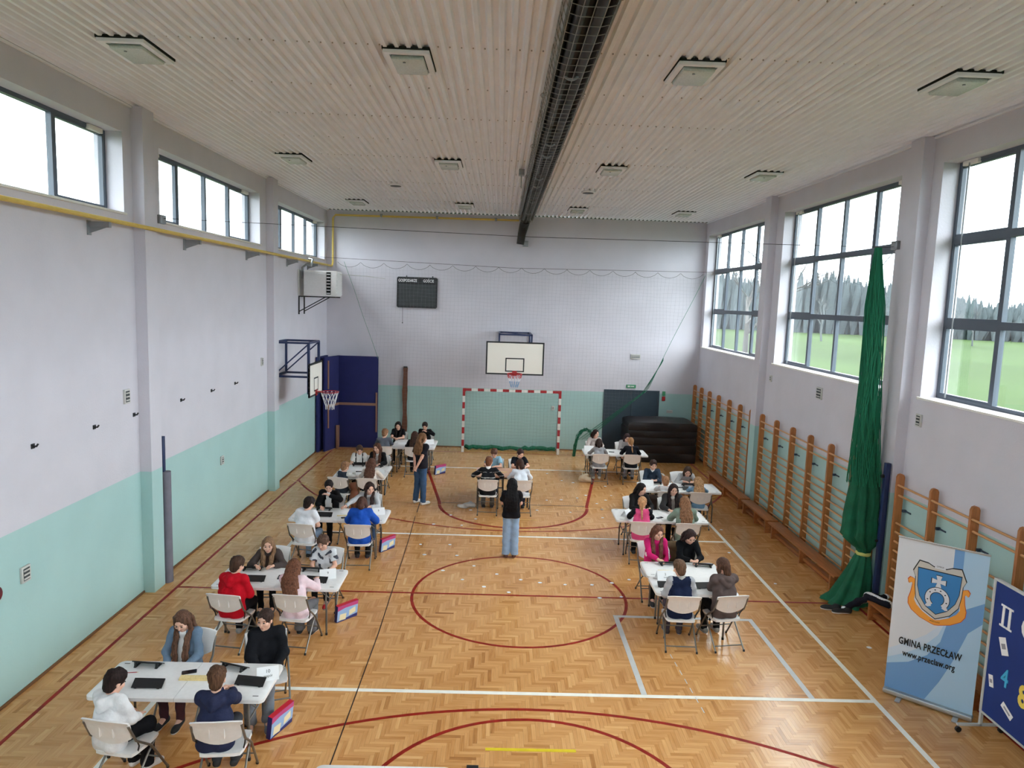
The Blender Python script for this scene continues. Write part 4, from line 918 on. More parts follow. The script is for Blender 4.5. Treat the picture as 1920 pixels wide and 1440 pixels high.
# ------------------------------------------------------------------ smooth bodies: signed distance fields meshed on a grid
def smin(a, b, k):
    if k <= 0: return np.minimum(a, b)
    h = np.clip(0.5+0.5*(b-a)/k, 0, 1); return b*(1-h)+a*h-k*h*(1-h)
class Cap:
    """capsule whose radius changes from a to b"""
    def __init__(s, a, b, ra, rb=None, tagn=0, k=0.03, cut=None):
        s.a = np.array(a, float); s.b = np.array(b, float); s.ra = ra; s.rb = ra if rb is None else rb; s.tag = tagn; s.k = k; s.cut = cut
        r = max(s.ra, s.rb); s.lo = np.minimum(s.a, s.b)-r; s.hi = np.maximum(s.a, s.b)+r
    def d(s, P):
        ab = s.b-s.a; L2 = max(ab@ab, 1e-9); t = np.clip(((P-s.a)@ab)/L2, 0, 1)
        d = np.linalg.norm(P-(s.a+t[..., None]*ab), axis=-1)-(s.ra+(s.rb-s.ra)*t)
        if s.cut is not None:
            for q, n in s.cut: d = np.maximum(d, (P-q)@n)
        return d
class Ell:
    def __init__(s, c, r, R=None, tagn=0, k=0.03, cut=None, sub=False):
        s.c = np.array(c, float); s.r = np.array(r, float); s.R = np.eye(3) if R is None else np.array(R, float); s.tag = tagn; s.k = k; s.cut = cut; s.sub = sub
        m = max(r); s.lo = s.c-m; s.hi = s.c+m
    def d(s, P):
        q = (P-s.c)@s.R; k0 = np.linalg.norm(q/s.r, axis=-1); k1 = np.linalg.norm(q/(s.r**2), axis=-1)
        d = k0*(k0-1)/np.maximum(k1, 1e-9)
        if s.cut is not None:
            for p, n in s.cut: d = np.maximum(d, (P-p)@n)
        return d
def axis_pts(lo, hi, h, fine=None, hf=None):
    if fine is None: return np.arange(lo, hi+h, h)
    f0, f1 = max(lo, fine[0]), min(hi, fine[1]); out = []
    if f0 > lo: out.append(np.arange(lo, f0-h*0.5, h))
    out.append(np.arange(f0, f1, hf))
    if f1 < hi: out.append(np.arange(f1+h*0.5, hi+h, h))
    return np.concatenate(out)
CORN = np.array([(i, j, k) for i in (0, 1) for j in (0, 1) for k in (0, 1)])
def sdf_mesh(prims, h, noise=0.0, fine=None, hf=None, cuts=(), nseed=0, nf=22.0, strand=None):
    lo = np.min([p.lo for p in prims if not getattr(p, 'sub', False)], axis=0)-2.5*h-0.02; hi = np.max([p.hi for p in prims if not getattr(p, 'sub', False)], axis=0)+2.5*h+0.02
    ax = [axis_pts(lo[i], hi[i], h, None if fine is None else (fine[0][i], fine[1][i]), hf) for i in range(3)]
    D = np.full((len(ax[0]), len(ax[1]), len(ax[2])), 0.5)
    for p in prims:
        m = 0.03+p.k+2*h; sl = []
        for i in range(3):
            a = np.searchsorted(ax[i], p.lo[i]-m); b = np.searchsorted(ax[i], p.hi[i]+m); sl.append(slice(max(0, a-1), min(len(ax[i]), b+1)))
        g = np.stack(np.meshgrid(ax[0][sl[0]], ax[1][sl[1]], ax[2][sl[2]], indexing='ij'), -1)
        if g.size == 0: continue
        d = p.d(g); old = D[tuple(sl)]
        D[tuple(sl)] = -smin(-old, d, p.k) if getattr(p, 'sub', False) else smin(old, d, p.k)
    if noise or len(cuts):
        g = np.stack(np.meshgrid(*ax, indexing='ij'), -1)
        if noise: 
            o = nseed*1.7; D += noise*(np.sin(g[..., 0]*nf+o)*np.sin(g[..., 1]*nf*0.9+2*o)*np.sin(g[..., 2]*nf*1.2+o)+0.6*np.sin(g[..., 2]*nf*2.1+g[..., 0]*nf*0.8+o))
        if strand is not None:
            q = (g-strand[0])@strand[1]; az = np.arctan2(q[..., 0], q[..., 1]+0.02); D += 0.0032*np.sin(az*15+nseed+4*np.sin(q[..., 2]*9))*np.clip((0.11-q[..., 2])/0.05, 0, 1)
        for q, n in cuts: D = np.maximum(D, (g-np.array(q))@np.array(n))
    return surf_nets(D, ax)
def surf_nets(D, ax):
    nx, ny, nz = D.shape; neg = D < 0
    c = np.zeros((nx-1, ny-1, nz-1), np.int8)
    for i, j, k in CORN: c += neg[i:nx-1+i, j:ny-1+j, k:nz-1+k]
    act = (c > 0) & (c < 8); I = np.argwhere(act); idx = np.full(act.shape, -1, np.int32); idx[act] = np.arange(len(I))
    acc = np.zeros((len(I), 3)); cnt = np.zeros(len(I))
    X = [np.asarray(a) for a in ax]
    for a in range(3):
        o1, o2 = [q for q in range(3) if q != a]
        for u in (0, 1):
            for v in (0, 1):
                A = I.copy(); A[:, o1] += u; A[:, o2] += v; B = A.copy(); B[:, a] += 1
                da = D[A[:, 0], A[:, 1], A[:, 2]]; db = D[B[:, 0], B[:, 1], B[:, 2]]; m = (da < 0) != (db < 0)
                t = np.where(m, da/np.where(m, da-db, 1), 0)
                pa = np.stack([X[i][A[:, i]] for i in range(3)], 1); pb = np.stack([X[i][B[:, i]] for i in range(3)], 1)
                acc += np.where(m[:, None], pa+(pb-pa)*t[:, None], 0); cnt += m
    V = acc/np.maximum(cnt, 1)[:, None]; Q = []
    for a in range(3):
        o1, o2 = (a+1) % 3, (a+2) % 3
        s1 = [slice(None)]*3; s2 = [slice(None)]*3; s1[a] = slice(0, -1); s2[a] = slice(1, None)
        n1, n2 = neg[tuple(s1)], neg[tuple(s2)]; E = np.argwhere(n1 != n2)
        E = E[(E[:, o1] > 0) & (E[:, o2] > 0) & (E[:, o1] < D.shape[o1]-1) & (E[:, o2] < D.shape[o2]-1)]
        if not len(E): continue
        def cell(u, v):
            q = E.copy(); q[:, o1] += u; q[:, o2] += v; return idx[q[:, 0], q[:, 1], q[:, 2]]
        q = np.stack([cell(-1, -1), cell(0, -1), cell(0, 0), cell(-1, 0)], 1); inside = n1[E[:, 0], E[:, 1], E[:, 2]]
        q[~inside] = q[~inside][:, ::-1]; Q.append(q)
    Q = np.concatenate(Q) if Q else np.zeros((0, 4), int); Q = Q[(Q >= 0).all(1)]
    return V, Q
def nearest_tag(V, prims, tags=None):
    best = np.full(len(V), 1e9); out = np.zeros(len(V), int)
    for p in prims:
        if getattr(p, 'sub', False): continue
        d = p.d(V); m = d < best; best[m] = d[m]; out[m] = p.tag
    return out
def sdf_obj(name, prims, h, mats, parent, mi_fn=None, **kw):
    V, Q = sdf_mesh(prims, h, **kw); mi = None
    if mi_fn is not None and len(Q): mi = mi_fn(V[Q].mean(1))
    me = np_mesh(name, V, Q, mats, True, mi)
    return obj_from(name, me, parent)

def rotm(yaw=0, pitch=0, roll=0):
    """yaw about z (left +), pitch about x (nose down +), roll about y"""
    cy, sy, cp, sp, cr, sr = math.cos(yaw), math.sin(yaw), math.cos(-pitch), math.sin(-pitch), math.cos(roll), math.sin(roll)
    Z_ = np.array([[cy, -sy, 0], [sy, cy, 0], [0, 0, 1]]); X_ = np.array([[1, 0, 0], [0, cp, -sp], [0, sp, cp]]); Y_ = np.array([[cr, 0, sr], [0, 1, 0], [-sr, 0, cr]])
    return Z_@X_@Y_
def ik(A, T, l1, l2, pole):
    A = np.array(A, float); T = np.array(T, float); d = T-A; L = np.linalg.norm(d)
    if L > (l1+l2)*0.995: T = A+d/L*(l1+l2)*0.995; d = T-A; L = np.linalg.norm(d)
    x = (l1*l1-l2*l2+L*L)/(2*L); y = math.sqrt(max(l1*l1-x*x, 0)); u = d/L; p = np.array(pole, float); p = p-u*(p@u); p /= np.linalg.norm(p)+1e-9
    return A+u*x+p*y, T

HEADS = []
_shoe = {}
def shoe_mesh(m, sole):
    k = (m.name, sole.name)
    if k not in _shoe:
        pr = [Cap((0, -0.055, 0.045), (0, 0.12, 0.032), 0.042, 0.038, k=0.02), Cap((0, -0.06, 0.06), (0, -0.03, 0.085), 0.036, 0.036, k=0.02), Cap((0.004, 0.10, 0.03), (0.006, 0.15, 0.026), 0.04, 0.033, k=0.02)]
        V, Q = sdf_mesh(pr, 0.012, cuts=[((0, 0, 0.0), (0, 0, -1)), ((0, 0, 0.10), (0, 0, 1))])
        _shoe[k] = np_mesh('shoe', V, Q, [m, sole], True, (V[Q].mean(1)[:, 2] < 0.024).astype(int))
    return _shoe[k]

def person(loc, rz, label, top=(60, 60, 70), sleeves=None, trousers=(30, 30, 34), hair=(60, 42, 34), style='short', s=0.95, lean=0.12, hp=0.5, hyaw=0.0, hroll=0.0, twist=0.0,
           hands=('table', 'table'), sleeve='long', bottom='trousers', shoes=((30, 30, 32), (225, 225, 225)), h=0.016, hf=0.011, stand=False, hood=False, face=True, collar=None, knees=0.0, feet=0.0,
           top_fn=None, extra_mats=(), skirt_hem=0.0, bulk=0.0, legs=None, wide=0.0, side=0.0, group=None):
    t = thing('person', label, 'person', loc, rz, group)
    t.rotation_euler = (0, 0, rz)
    X = lambda *v: np.array(v, float)
    seat = 0.455
    P = X(0, -0.06, seat+0.088*s) if not stand else X(0, 0, 0.93*s)
    u1 = X(side, math.sin(lean), math.cos(lean)); u2 = X(side*1.2, math.sin(lean*1.35), math.cos(lean*1.35)); l3 = lean*1.35+hp*0.35; u3 = X(side*0.6, math.sin(l3), math.cos(l3)); u1 /= np.linalg.norm(u1); u2 /= np.linalg.norm(u2); u3 /= np.linalg.norm(u3)
    C = P+u1*0.25*s; N = C+u2*0.225*s
    Tw = rotm(twist); rel = lambda v, b: b+Tw@(v-b)
    N = rel(N, P); C = rel(C, P); u3 = Tw@u3
    HD = N+u3*0.078*s; Rh = rotm(hyaw+twist, hp, hroll)
    hs = 0.92+0.08*s if s > 0.75 else 0.97      # heads of children are nearly full size
    HC = HD+Rh@X(0, 0.025, 0.085)*hs
    hd = lambda x, y, z: HC+Rh@(X(x, y, z)*hs)
    shw = 0.145*s; SHD = {}
    for e in (-1, 1): SHD[e] = rel(X(0, 0, 0)+(P+u1*0.25*s+u2*0.20*s), P)+Tw@X(e*shw, 0.01*s, 0)
    # arms
    A = {}
    for e, spec in ((-1, hands[0]), (1, hands[1])):
        pole = X(e*0.75, -0.55, -0.5)
        if spec == 'table': T = X(e*0.13, 0.40*s+0.03, 0.80)
        elif spec == 'table_in': T = X(e*0.05, 0.39*s+0.02, 0.80)
        elif spec == 'lap': T = X(e*0.09, 0.24*s, seat+0.20*s)
        elif spec == 'side': T = X(e*0.25, 0.02, 0.85*s); pole = X(e*0.4, -1, 0)
        elif spec == 'chin': T = HC+Rh@X(e*0.07, 0.06, -0.17); pole = X(e*0.5, 0.3, -1)
        elif spec == 'behind': T = X(e*0.03, -0.17, 0.90*s); pole = X(e*1, -0.4, 0)
        elif spec == 'front': T = X(e*0.07, 0.26, 1.02*s); pole = X(e*0.8, -0.4, -0.3)
        else: T = X(*spec)
        E, T = ik(SHD[e], T, 0.265*s, 0.235*s, pole); A[e] = (SHD[e], E, T)
    # legs
    Lg = {}
    for e in (-1, 1):
        hip = P+X(e*0.085*s, 0.0, -0.01)
        if stand: kn = X(e*0.085*s, 0.015, 0.50*s); an = X(e*(0.09*s+feet), -0.02, 0.085*s); yaw = -e*0.12
        else:
            kn = X(e*(0.10*s+0.01)+knees, P[1]+0.41*s, seat+0.06*s); an = X(e*0.10*s+knees+feet*0.5, P[1]+0.38*s-(0.10 if s < 0.85 else 0.0)+(legs[0] if legs else 0.0), 0.085); yaw = -e*0.1-knees
            L2 = np.linalg.norm(an-kn)
            if s < 0.86: an = kn+(an-kn)*min(1.0, 0.41*s/L2)
        Lg[e] = (hip, kn, an, yaw)
    # ---------- body: one surface
    B = []
    for e in (-1, 1):
        B += [Cap(P+X(e*0.075*s, 0, 0), C+Tw@X(e*0.06*s, 0, 0), 0.088*s, 0.08*s, 1, 0.04), Cap(C+Tw@X(e*0.06*s, 0, 0), N+Tw@X(e*0.065*s, 0, 0)-u2*0.07*s, 0.08*s, 0.052*s, 1, 0.04)]
    B += [Cap(N-u2*0.03*s, SHD[-1], 0.046*s, 0.042*s, 1, 0.04), Cap(N-u2*0.03*s, SHD[1], 0.046*s, 0.042*s, 1, 0.04), Cap(N-u3*0.02, HC-Rh@X(0, 0.012, 0.04), 0.047*s, 0.046*s, 2, 0.03)]
    for e in (-1, 1):
        a, b, c = A[e]; B += [Cap(a, b, 0.045*s, 0.037*s, 3, 0.03), Cap(b, c, 0.037*s, 0.025*s, 3, 0.015)]
        hp_, kn, an, _ = Lg[e]; B += [Cap(hp_, kn, 0.078*s, 0.055*s, 5, 0.04), Cap(kn, an, 0.052*s, 0.036*s, 5, 0.03), Cap(an, an+X(0, 0.11*s, -0.045), 0.034*s, 0.03*s, 5, 0.02)]
    # hands
    fing = []
    for e in (-1, 1):
        a, b, c = A[e]; f = (c-b)/np.linalg.norm(c-b)
        if not stand and c[2] < 0.86: f = f*X(1, 1, 0.15); f /= np.linalg.norm(f)
        if c[2] < 0.86 and not stand: nrm = X(0, 0, -1)
        else: nrm = X(-e, 0.1, -0.1)
        side = np.cross(nrm, f); side /= np.linalg.norm(side); nrm = np.cross(f, side)
        if side[0]*e > 0: side = -side        # thumb side points to the body's middle
        pl = 0.085*s
        for w in (-0.022, 0.0, 0.022): B.append(Cap(c+side*w*0.4*s, c+f*pl+side*w*s, 0.016*s, 0.0125*s, 4, 0.012))
        for i, (w, ln) in enumerate(((0.030, 0.066), (0.010, 0.076), (-0.010, 0.070), (-0.029, 0.054))):
            p0 = c+f*pl*0.92+side*w*s; p1 = p0+(f*0.92+nrm*0.25)*ln*0.45*s; p2 = p1+(f*0.75+nrm*0.65)*ln*0.32*s; p3 = p2+(f*0.5+nrm*0.85)*ln*0.25*s
            fing.append(([p0, p1, p2, p3], [0.0095*s, 0.0088*s, 0.008*s, 0.0062*s]))
        p0 = c+f*0.02*s+side*0.018*s; p1 = p0+(f*0.6+side*0.75)*0.036*s; p2 = p1+(f*0.85+side*0.3+nrm*0.2)*0.03*s; p3 = p2+(f*0.9+nrm*0.35)*0.02*s
        fing.append(([p0, p1, p2, p3], [0.013*s, 0.011*s, 0.0095*s, 0.007*s]))
    # head
    HB = [Ell(hd(0, -0.012, 0.022), X(.075, .095, .094)*hs, Rh, 2, 0.03), Ell(hd(0, 0.022, -0.052), X(.054, .062, .066)*hs, Rh, 2, 0.035), Ell(hd(0, 0.056, -0.098), X(.021, .018, .017)*hs, Rh, 2, 0.02)]
    if face:
        HB += [Cap(hd(0, .086, .004), hd(0, .099, -.030), .007, .0125, 2, .012), Cap(hd(-.034, .074, .028), hd(.034, .074, .028), .011, .011, 2, .016), Cap(hd(-.016, .080, -.066), hd(.016, .080, -.066), .009, .009, 6, .008)]
        for e in (-1, 1): HB += [Ell(hd(e*.040, .058, -.026), X(.028, .026, .026)*hs, Rh, 2, .02), Ell(hd(e*.031, .098, .004), X(.017, .017, .012)*hs, Rh, 2, .012, sub=True)]
    for e in (-1, 1): HB.append(Ell(hd(e*.076, -.004, -.012), X(.010, .020, .032)*hs, Rh, 2, .008))
    B += HB
    V, Q = sdf_mesh(B, h, fine=(HC-0.125, HC+0.125), hf=hf)
    me_m = [SKIN, LIP, BROW]; q = (V[Q].mean(1)-HC)@Rh/hs; mi = np.zeros(len(Q), int)
    if face:
        mi[(np.abs(q[:, 0]) < .021) & (np.abs(q[:, 2]+.066) < .0085) & (q[:, 1] > .07)] = 1
        mi[(np.abs(np.abs(q[:, 0])-.032) < .015) & (np.abs(q[:, 2]-.028) < .0045) & (q[:, 1] > .055)] = 2
    mbf = MB()
    for pts, rs in fing: mbf.tube([tuple(p) for p in pts], rs, 5)
    nv = len(V); vv = np.concatenate([V, np.array(mbf.v)]); faces = [tuple(x) for x in Q]+[tuple(i+nv for i in f) for f in mbf.f]
    me = bpy.data.meshes.new('body'); me.from_pydata([tuple(x) for x in vv], [], faces)
    for m in me_m: me.materials.append(m)
    me.polygons.foreach_set('material_index', np.concatenate([mi, np.zeros(len(mbf.f), int)]).astype(np.int32)); me.polygons.foreach_set('use_smooth', np.ones(len(faces), bool)); me.update()
    obj_from('body', me, t)
    if face:
        for e in (-1, 1):
            mb = MB(); mb.ball((0, 0, 0), (.0135, .008, .0058 if hp > 0.3 else .0075), 8, 6); mb.build('eye', EYE, t).matrix_local = Matrix.Translation(Vector(hd(e*.031, .0835, .003))) @ Matrix(Rh.tolist()).to_4x4()
    # ---------- top
    o = 0.011+bulk*0.8; nseed = abs(hash(label)) % 97 if False else sum(map(ord, label)) % 97
    G = []
    for e in (-1, 1):
        G += [Cap(P+X(e*0.074*s, 0, -0.03*s if not stand else -0.02*s), C+Tw@X(e*0.062*s, 0, 0), 0.099*s+o+0.004, 0.086*s+o, 1, 0.04), Cap(C+Tw@X(e*0.062*s, 0, 0), N+Tw@X(e*0.068*s, 0, 0)-u2*0.07*s, 0.088*s+o, 0.058*s+o, 1, 0.04)]
    for e in (-1, 1): G += [Cap(N-u2*0.03*s, SHD[e], 0.050*s+o, 0.046*s+o, 1, 0.04)]
    for e in (-1, 1):
        a, b, c = A[e]
        if sleeve == 'long':
            f = (c-b)/np.linalg.norm(c-b); G += [Cap(a, b, 0.047*s+o, 0.041*s+o*0.9, 3, 0.03), Cap(b, b+(c-b)*0.96, 0.039*s+o*0.9, 0.028*s+o*0.7, 3, 0.025, cut=[(b+(c-b)*0.97, f)])]
        else:
            f = (b-a)/np.linalg.norm(b-a); G += [Cap(a, b, 0.056*s+o, 0.056*s+o, 3, 0.02, cut=[(a+(b-a)*0.68, f)])]
    if hood:
        for e in (-1, 1): G += [Cap(N+Tw@X(0, -0.105*s, 0.0), N+Tw@X(e*0.085*s, -0.01*s, 0.03*s), 0.05*s, 0.036*s, 7, 0.012), Cap(N+Tw@X(0, -0.125*s, -0.075*s), N+Tw@X(e*0.085*s, -0.075*s, -0.01*s), 0.046*s, 0.044*s, 7, 0.015), Cap(N+Tw@X(e*0.085*s, -0.01*s, 0.03*s), N+Tw@X(e*0.04*s, 0.085*s, -0.02*s), 0.034*s, 0.028*s, 7, 0.015)]
    if collar: G += [Cap(N+u3*0.0, N+u3*0.03, 0.058*s, 0.055*s, 8, 0.015)]
    nk = N+u3*(0.05 if collar else 0.022)*s; G0 = list(G); nkc = Cap(nk+u3*0.045*s, nk+u3*0.25*s, 0.058*s, 0.09*s, 0, 0.008); nkc.sub = True
    if not hood: G.append(nkc)
    cuts = []
    if stand: cuts.append((P+X(0, 0, -0.06*s-skirt_hem), X(0, 0, -1)))
    mats = [cloth(*top), cloth(*(sleeves or top))]+list(extra_mats)
    def mi_top(c):
        tg = nearest_tag(c, G0); mi = np.where(tg == 3, 1, 0)
        if top_fn is not None:
            loc_ = (c-P)@Tw; mi = top_fn(loc_, tg, mi)
        return mi
    sdf_obj('top', G, h, mats, t, mi_top, noise=0.0055, cuts=cuts, nseed=nseed)
    # ---------- trousers and shoes
    G2 = []; w_ = wide
    for e in (-1, 1):
        hp_, kn, an, yaw = Lg[e]; f = (an-kn)/np.linalg.norm(an-kn)
        G2 += [Cap(P+X(e*0.072*s, 0, 0.01), hp_, 0.095*s, 0.095*s, 0, 0.04)]
        if bottom == 'shorts': G2 += [Cap(hp_, kn, 0.092*s, 0.078*s, 0, 0.04, cut=[(hp_+(kn-hp_)*0.9, (kn-hp_)/np.linalg.norm(kn-hp_))])]
        else: G2 += [Cap(hp_, kn, 0.090*s, 0.068*s+w_*0.6, 0, 0.04), Cap(kn, an, 0.066*s+w_*0.6, 0.050*s+w_, 0, 0.02, cut=[(an+f*0.02, f)])]
    sdf_obj('trousers', G2, h*1.1, [cloth(*trousers)], t, noise=0.004, nseed=nseed+3, cuts=[(P+u1*0.11*s, u1)])
    sm, so = mat('shoe_%d_%d_%d' % shoes[0], srgb(*shoes[0]), 0.7), mat('sole_%d_%d_%d' % shoes[1], srgb(*shoes[1]), 0.6)
    for e in (-1, 1):
        _, _, an, yaw = Lg[e]; obj_from('shoe', shoe_mesh(sm, so), t, (an[0], an[1]+0.03, an[2]-0.085), (0, 0, yaw), (s*1.02,)*3)
    # ---------- hair
    HM = hairm(*hair); H = []
    H.append(Ell(hd(0, -0.016, 0.030), X(.088, .106, .100)*hs, Rh, 0, 0.02))
    facecut = [(hd(0, 0.045, 0.045), Rh@X(0, 0.55, -0.83)/1.0)]
    def down(x0, y0, z0, n, dx=0.0, back=True):
        """points of a lock falling from the head, kept outside the torso"""
        p = hd(x0, y0, z0); pts = [p]; st = 0.05
        for k in range(n):
            q = pts[-1]+X(dx*0.1, 0, -st)
            q = rel(q, P) if False else q
            for cc in range(3):
                t_ = np.clip(((q-P)@(N-P))/((N-P)@(N-P)), 0, 1.05); ce = P+(N-P)*t_; v = (q-ce)*X(1/(0.165*s+o), 1/(0.125*s+o), 0) if back is not None else None
                L = math.sqrt(v[0]**2+v[1]**2) if v is not None else 9
                if L < 1.0 and q[2] < N[2]+0.02:
                    d = X(v[0]*0.3, v[1] if abs(v[1]) > 0.05 else (-0.2 if back else 0.2), 0); d /= np.linalg.norm(d)+1e-6; q = q+d*0.02
            pts.append(q)
        return pts
    def lock(pts, r0, r1):
        m = len(pts)-1
        for i in range(m): H.append(Cap(pts[i], pts[i+1], r0+(r1-r0)*i/m, r0+(r1-r0)*(i+1)/m, 0, 0.018))
    if style == 'short':
        H.append(Ell(hd(0, 0.03, 0.075), X(.07, .06, .04)*hs, Rh, 0, 0.025)); hair_cut = None
    elif style == 'fringe':
        H.append(Ell(hd(0, 0.05, 0.055), X(.075, .05, .045)*hs, Rh, 0, 0.025)); hair_cut = None
    elif style == 'bob':
        for e in (-1, 1): lock([hd(e*.07, -.01, .03), hd(e*.082, .0, -.05), hd(e*.07, .0, -.12)], .03, .028)
        lock([hd(0, -.08, 0), hd(0, -.085, -.1)], .06, .055); hair_cut = None
    elif style in ('pony', 'bun'):
        H.append(Ell(hd(0, -0.10, 0.05 if style == 'bun' else 0.02), X(.035, .03, .035)*hs, Rh, 0, 0.02))
        if style == 'pony': lock(down(0, -0.125, 0.0, 6), .026, .016)
        hair_cut = None
    else: hair_cut = None
    n = 7 if style.endswith('long') or style == 'long' else 5
    def drape(x0, L_):
        u = (N-P)/np.linalg.norm(N-P); bk = X(0, -1, 0)-u*(-u[1]); bk = Tw@(bk/np.linalg.norm(bk)); w = math.sqrt(max(0.2, 1-(x0/0.13)**2))
        pts = [hd(x0, -.085, .0), hd(x0*1.05, -.098, -.07)]; m = max(2, int(L_/0.06))
        for k_ in range(m+1):
            d_ = 0.02+L_*k_/m; pts.append(N-u*d_*s+bk*((0.072+0.045*min(1, d_/0.12))*s+o+0.012)*w+Tw@X(x0*(1.25+0.2*k_/m), 0, 0))
        return pts
    if style in ('long', 'long_back', 'xlong'):
        n = 9 if style == 'xlong' else 7
        for x0 in (-.062, -.036, -.012, .012, .036, .062): lock(drape(x0, 0.34 if style == 'xlong' else 0.24 if style == 'long_back' else 0.18), .036, .022)
        for e in (-1, 1): lock([hd(e*.068, .0, .06), hd(e*.083, -.005, -.04), hd(e*.080, -.03, -.12)]+drape(e*.08, 0.12)[2:], .024, .018)
    if style == 'long_front':
        for x0 in (-.045, -.015, .015, .045): lock(drape(x0, 0.06), .036, .024)
        for e in (-1, 1):
            a = [hd(e*.066, .005, .065), hd(e*.084, .004, -.02), hd(e*.088, .020, -.11)]; q = a[-1]; sh = N+Tw@X(e*.085*s, 0.085*s+o, -.06*s)
            a += [sh, sh+X(e*0.0, 0.035, -.10*s), sh+X(-e*0.005, 0.05, -.20*s), sh+X(-e*0.01, 0.05, -.27*s)]; lock(a, .026, .020); lock([q_+Tw@X(-e*.030, .012 if i_ > 2 else 0, 0) if i_ > 2 else q_ for i_, q_ in enumerate(a)][2:], .022, .018)
    # cap opened over the face
    fc = Ell(hd(0, 0.113, -0.03), X(.073, .083, .124)*hs, Rh, 0, 0.008, sub=True)
    if style in ('short', 'fringe', 'pony', 'bun'):
        H[0].cut = hair_cut
        H.append(Ell(hd(0, -0.046, -0.045), X(.064, .060, .066)*hs, Rh, 0, 0.02))
        H[1].cut = hair_cut if style in ('short', 'fringe') else None
        H.append(Ell(hd(0, 0.116, {'fringe': -0.062, 'short': -0.040}.get(style, -0.034)), X(.072, .082, .112)*hs, Rh, 0, 0.006, sub=True))
        if style in ('short', 'fringe'):
            rt = random.Random(nseed); tu = []
            for k_ in range(26):
                az = rt.uniform(-2.6, 2.6); el = rt.uniform(0.15, 1.3); d0 = X(math.sin(az)*math.cos(el)*.082, -0.014+math.cos(az)*math.cos(el)*.098, 0.032+math.sin(el)*.092)
                if style == 'short' and d0[1] > 0.06 and d0[2] < 0.06: continue
                d1 = d0+X(rt.uniform(-.02, .02), rt.uniform(0.0, .03), rt.uniform(-.012, .016)); c_ = Cap(hd(*d0), hd(*d1), .017, .008, 0, 0.008); tu.append(c_)
            H[1:1] = tu
        for e in (-1, 1): H.append(Ell(hd(e*.09, 0.0, -0.03), X(.022, .030, .040)*hs, Rh, 0, 0.006, sub=True))
    else:
        H[0].cut = [(hd(0, -0.02, -0.10), Rh@X(0, 0, -1))]; H.append(fc)
        if style != 'bob': pt = Cap(hd(0, .09, .085), hd(0, -.015, .136), .009, .006, 0, .004); pt.sub = True; H.append(pt)
    sdf_obj('hair', H, min(h, 0.0135), [HM], t, noise=0.002, nseed=nseed, nf=60, strand=(HC, Rh))
    HEADS.append((label, Vector(loc)+Matrix.Rotation(rz, 3, 'Z')@Vector(HC)))
    return t
# ------------------------------------------------------------------ wall bars, benches, green curtain, banner, display board
BRK = mat('dark_blue_bracket', srgb(52, 66, 84), 0.5)
def wall_bars(ys, label):
    yc = (ys[0]+ys[-1])/2; t = thing('wall_bars', label, 'wall bars', (XR, yc, 0), 0, 'wooden wall bars along the right wall')
    up = MB().prism([(-0.17, 0.0), (-0.05, 0.0), (-0.05, 2.33), (-0.07, 2.37), (-0.11, 2.385), (-0.15, 2.37), (-0.17, 2.33)], -0.024, 0.024, lambda a, b, z: (a, z, b)).mesh('upright', VARN, 50)
    br = MB().box((-0.06, -0.018, -0.02), (0.0, 0.018, 0.02)).box((-0.02, -0.16, -0.012), (-0.008, 0.02, 0.012)).mesh('wall_bracket', BRK, 0)
    for y in ys: obj_from('upright', up, t, (0, y-yc, 0)); obj_from('wall_bracket', br, t, (0, y-yc-0.05, 1.78))
    zs = [2.2, 2.03, 1.57, 1.42, 1.265, 1.11, 0.955, 0.80, 0.645, 0.49, 0.335, 0.18]
    for a, b in zip(ys[:-1], ys[1:]):
        L = abs(a-b)-0.04; me = MB().tube([(0, -L/2, 0), (0, L/2, 0)], 0.017, 8).mesh('rung', RUNGW, 50)
        for z in zs: obj_from('rung', me, t, (-0.125 if z != 2.2 else -0.15, (a+b)/2-yc, z))
wall_bars([11.75, 10.98, 10.1, 9.18, 8.2, 7.3, 6.42], 'wooden wall bars farthest along the right wall beside the mat stack')
wall_bars([5.67, 4.76, 3.84, 2.94, 2.02, 1.1, 0.32], 'wooden wall bars under the middle right window behind the green net')
wall_bars([-0.38, -1.27, -2.18, -3.08, -4.0, -4.9], 'wooden wall bars nearest the camera behind the banner')
def bench(y0, y1, label, x=5.70):
    t = thing('gym_bench', label, 'bench', (x, (y0+y1)/2, 0), 0, 'low wooden benches along the right wall'); L = (y1-y0)/2
    MB().box((-0.135, -L, 0.28), (0.135, L, 0.315), None, 0.006).build('seat_plank', BENCHW, t)
    MB().box((-0.05, -L+0.06, 0.06), (0.05, L-0.06, 0.12), None, 0.005).build('lower_beam', BENCHW, t)
    for f in (-0.88, -0.05, 0.88): MB().box((-0.115, f*L-0.03, 0.0), (0.115, f*L+0.03, 0.28), None, 0.005).build('bench_leg', BENCHW, t)
bench(5.35, 8.15, 'low wooden bench farthest down the right wall'); bench(3.62, 5.25, 'short low wooden bench, second from the far end of the right wall'); bench(0.42, 3.52, 'low wooden bench below the middle right window beside the green net'); bench(-3.3, -0.42, 'low wooden bench behind the banner, with a jacket on its end', 5.78)

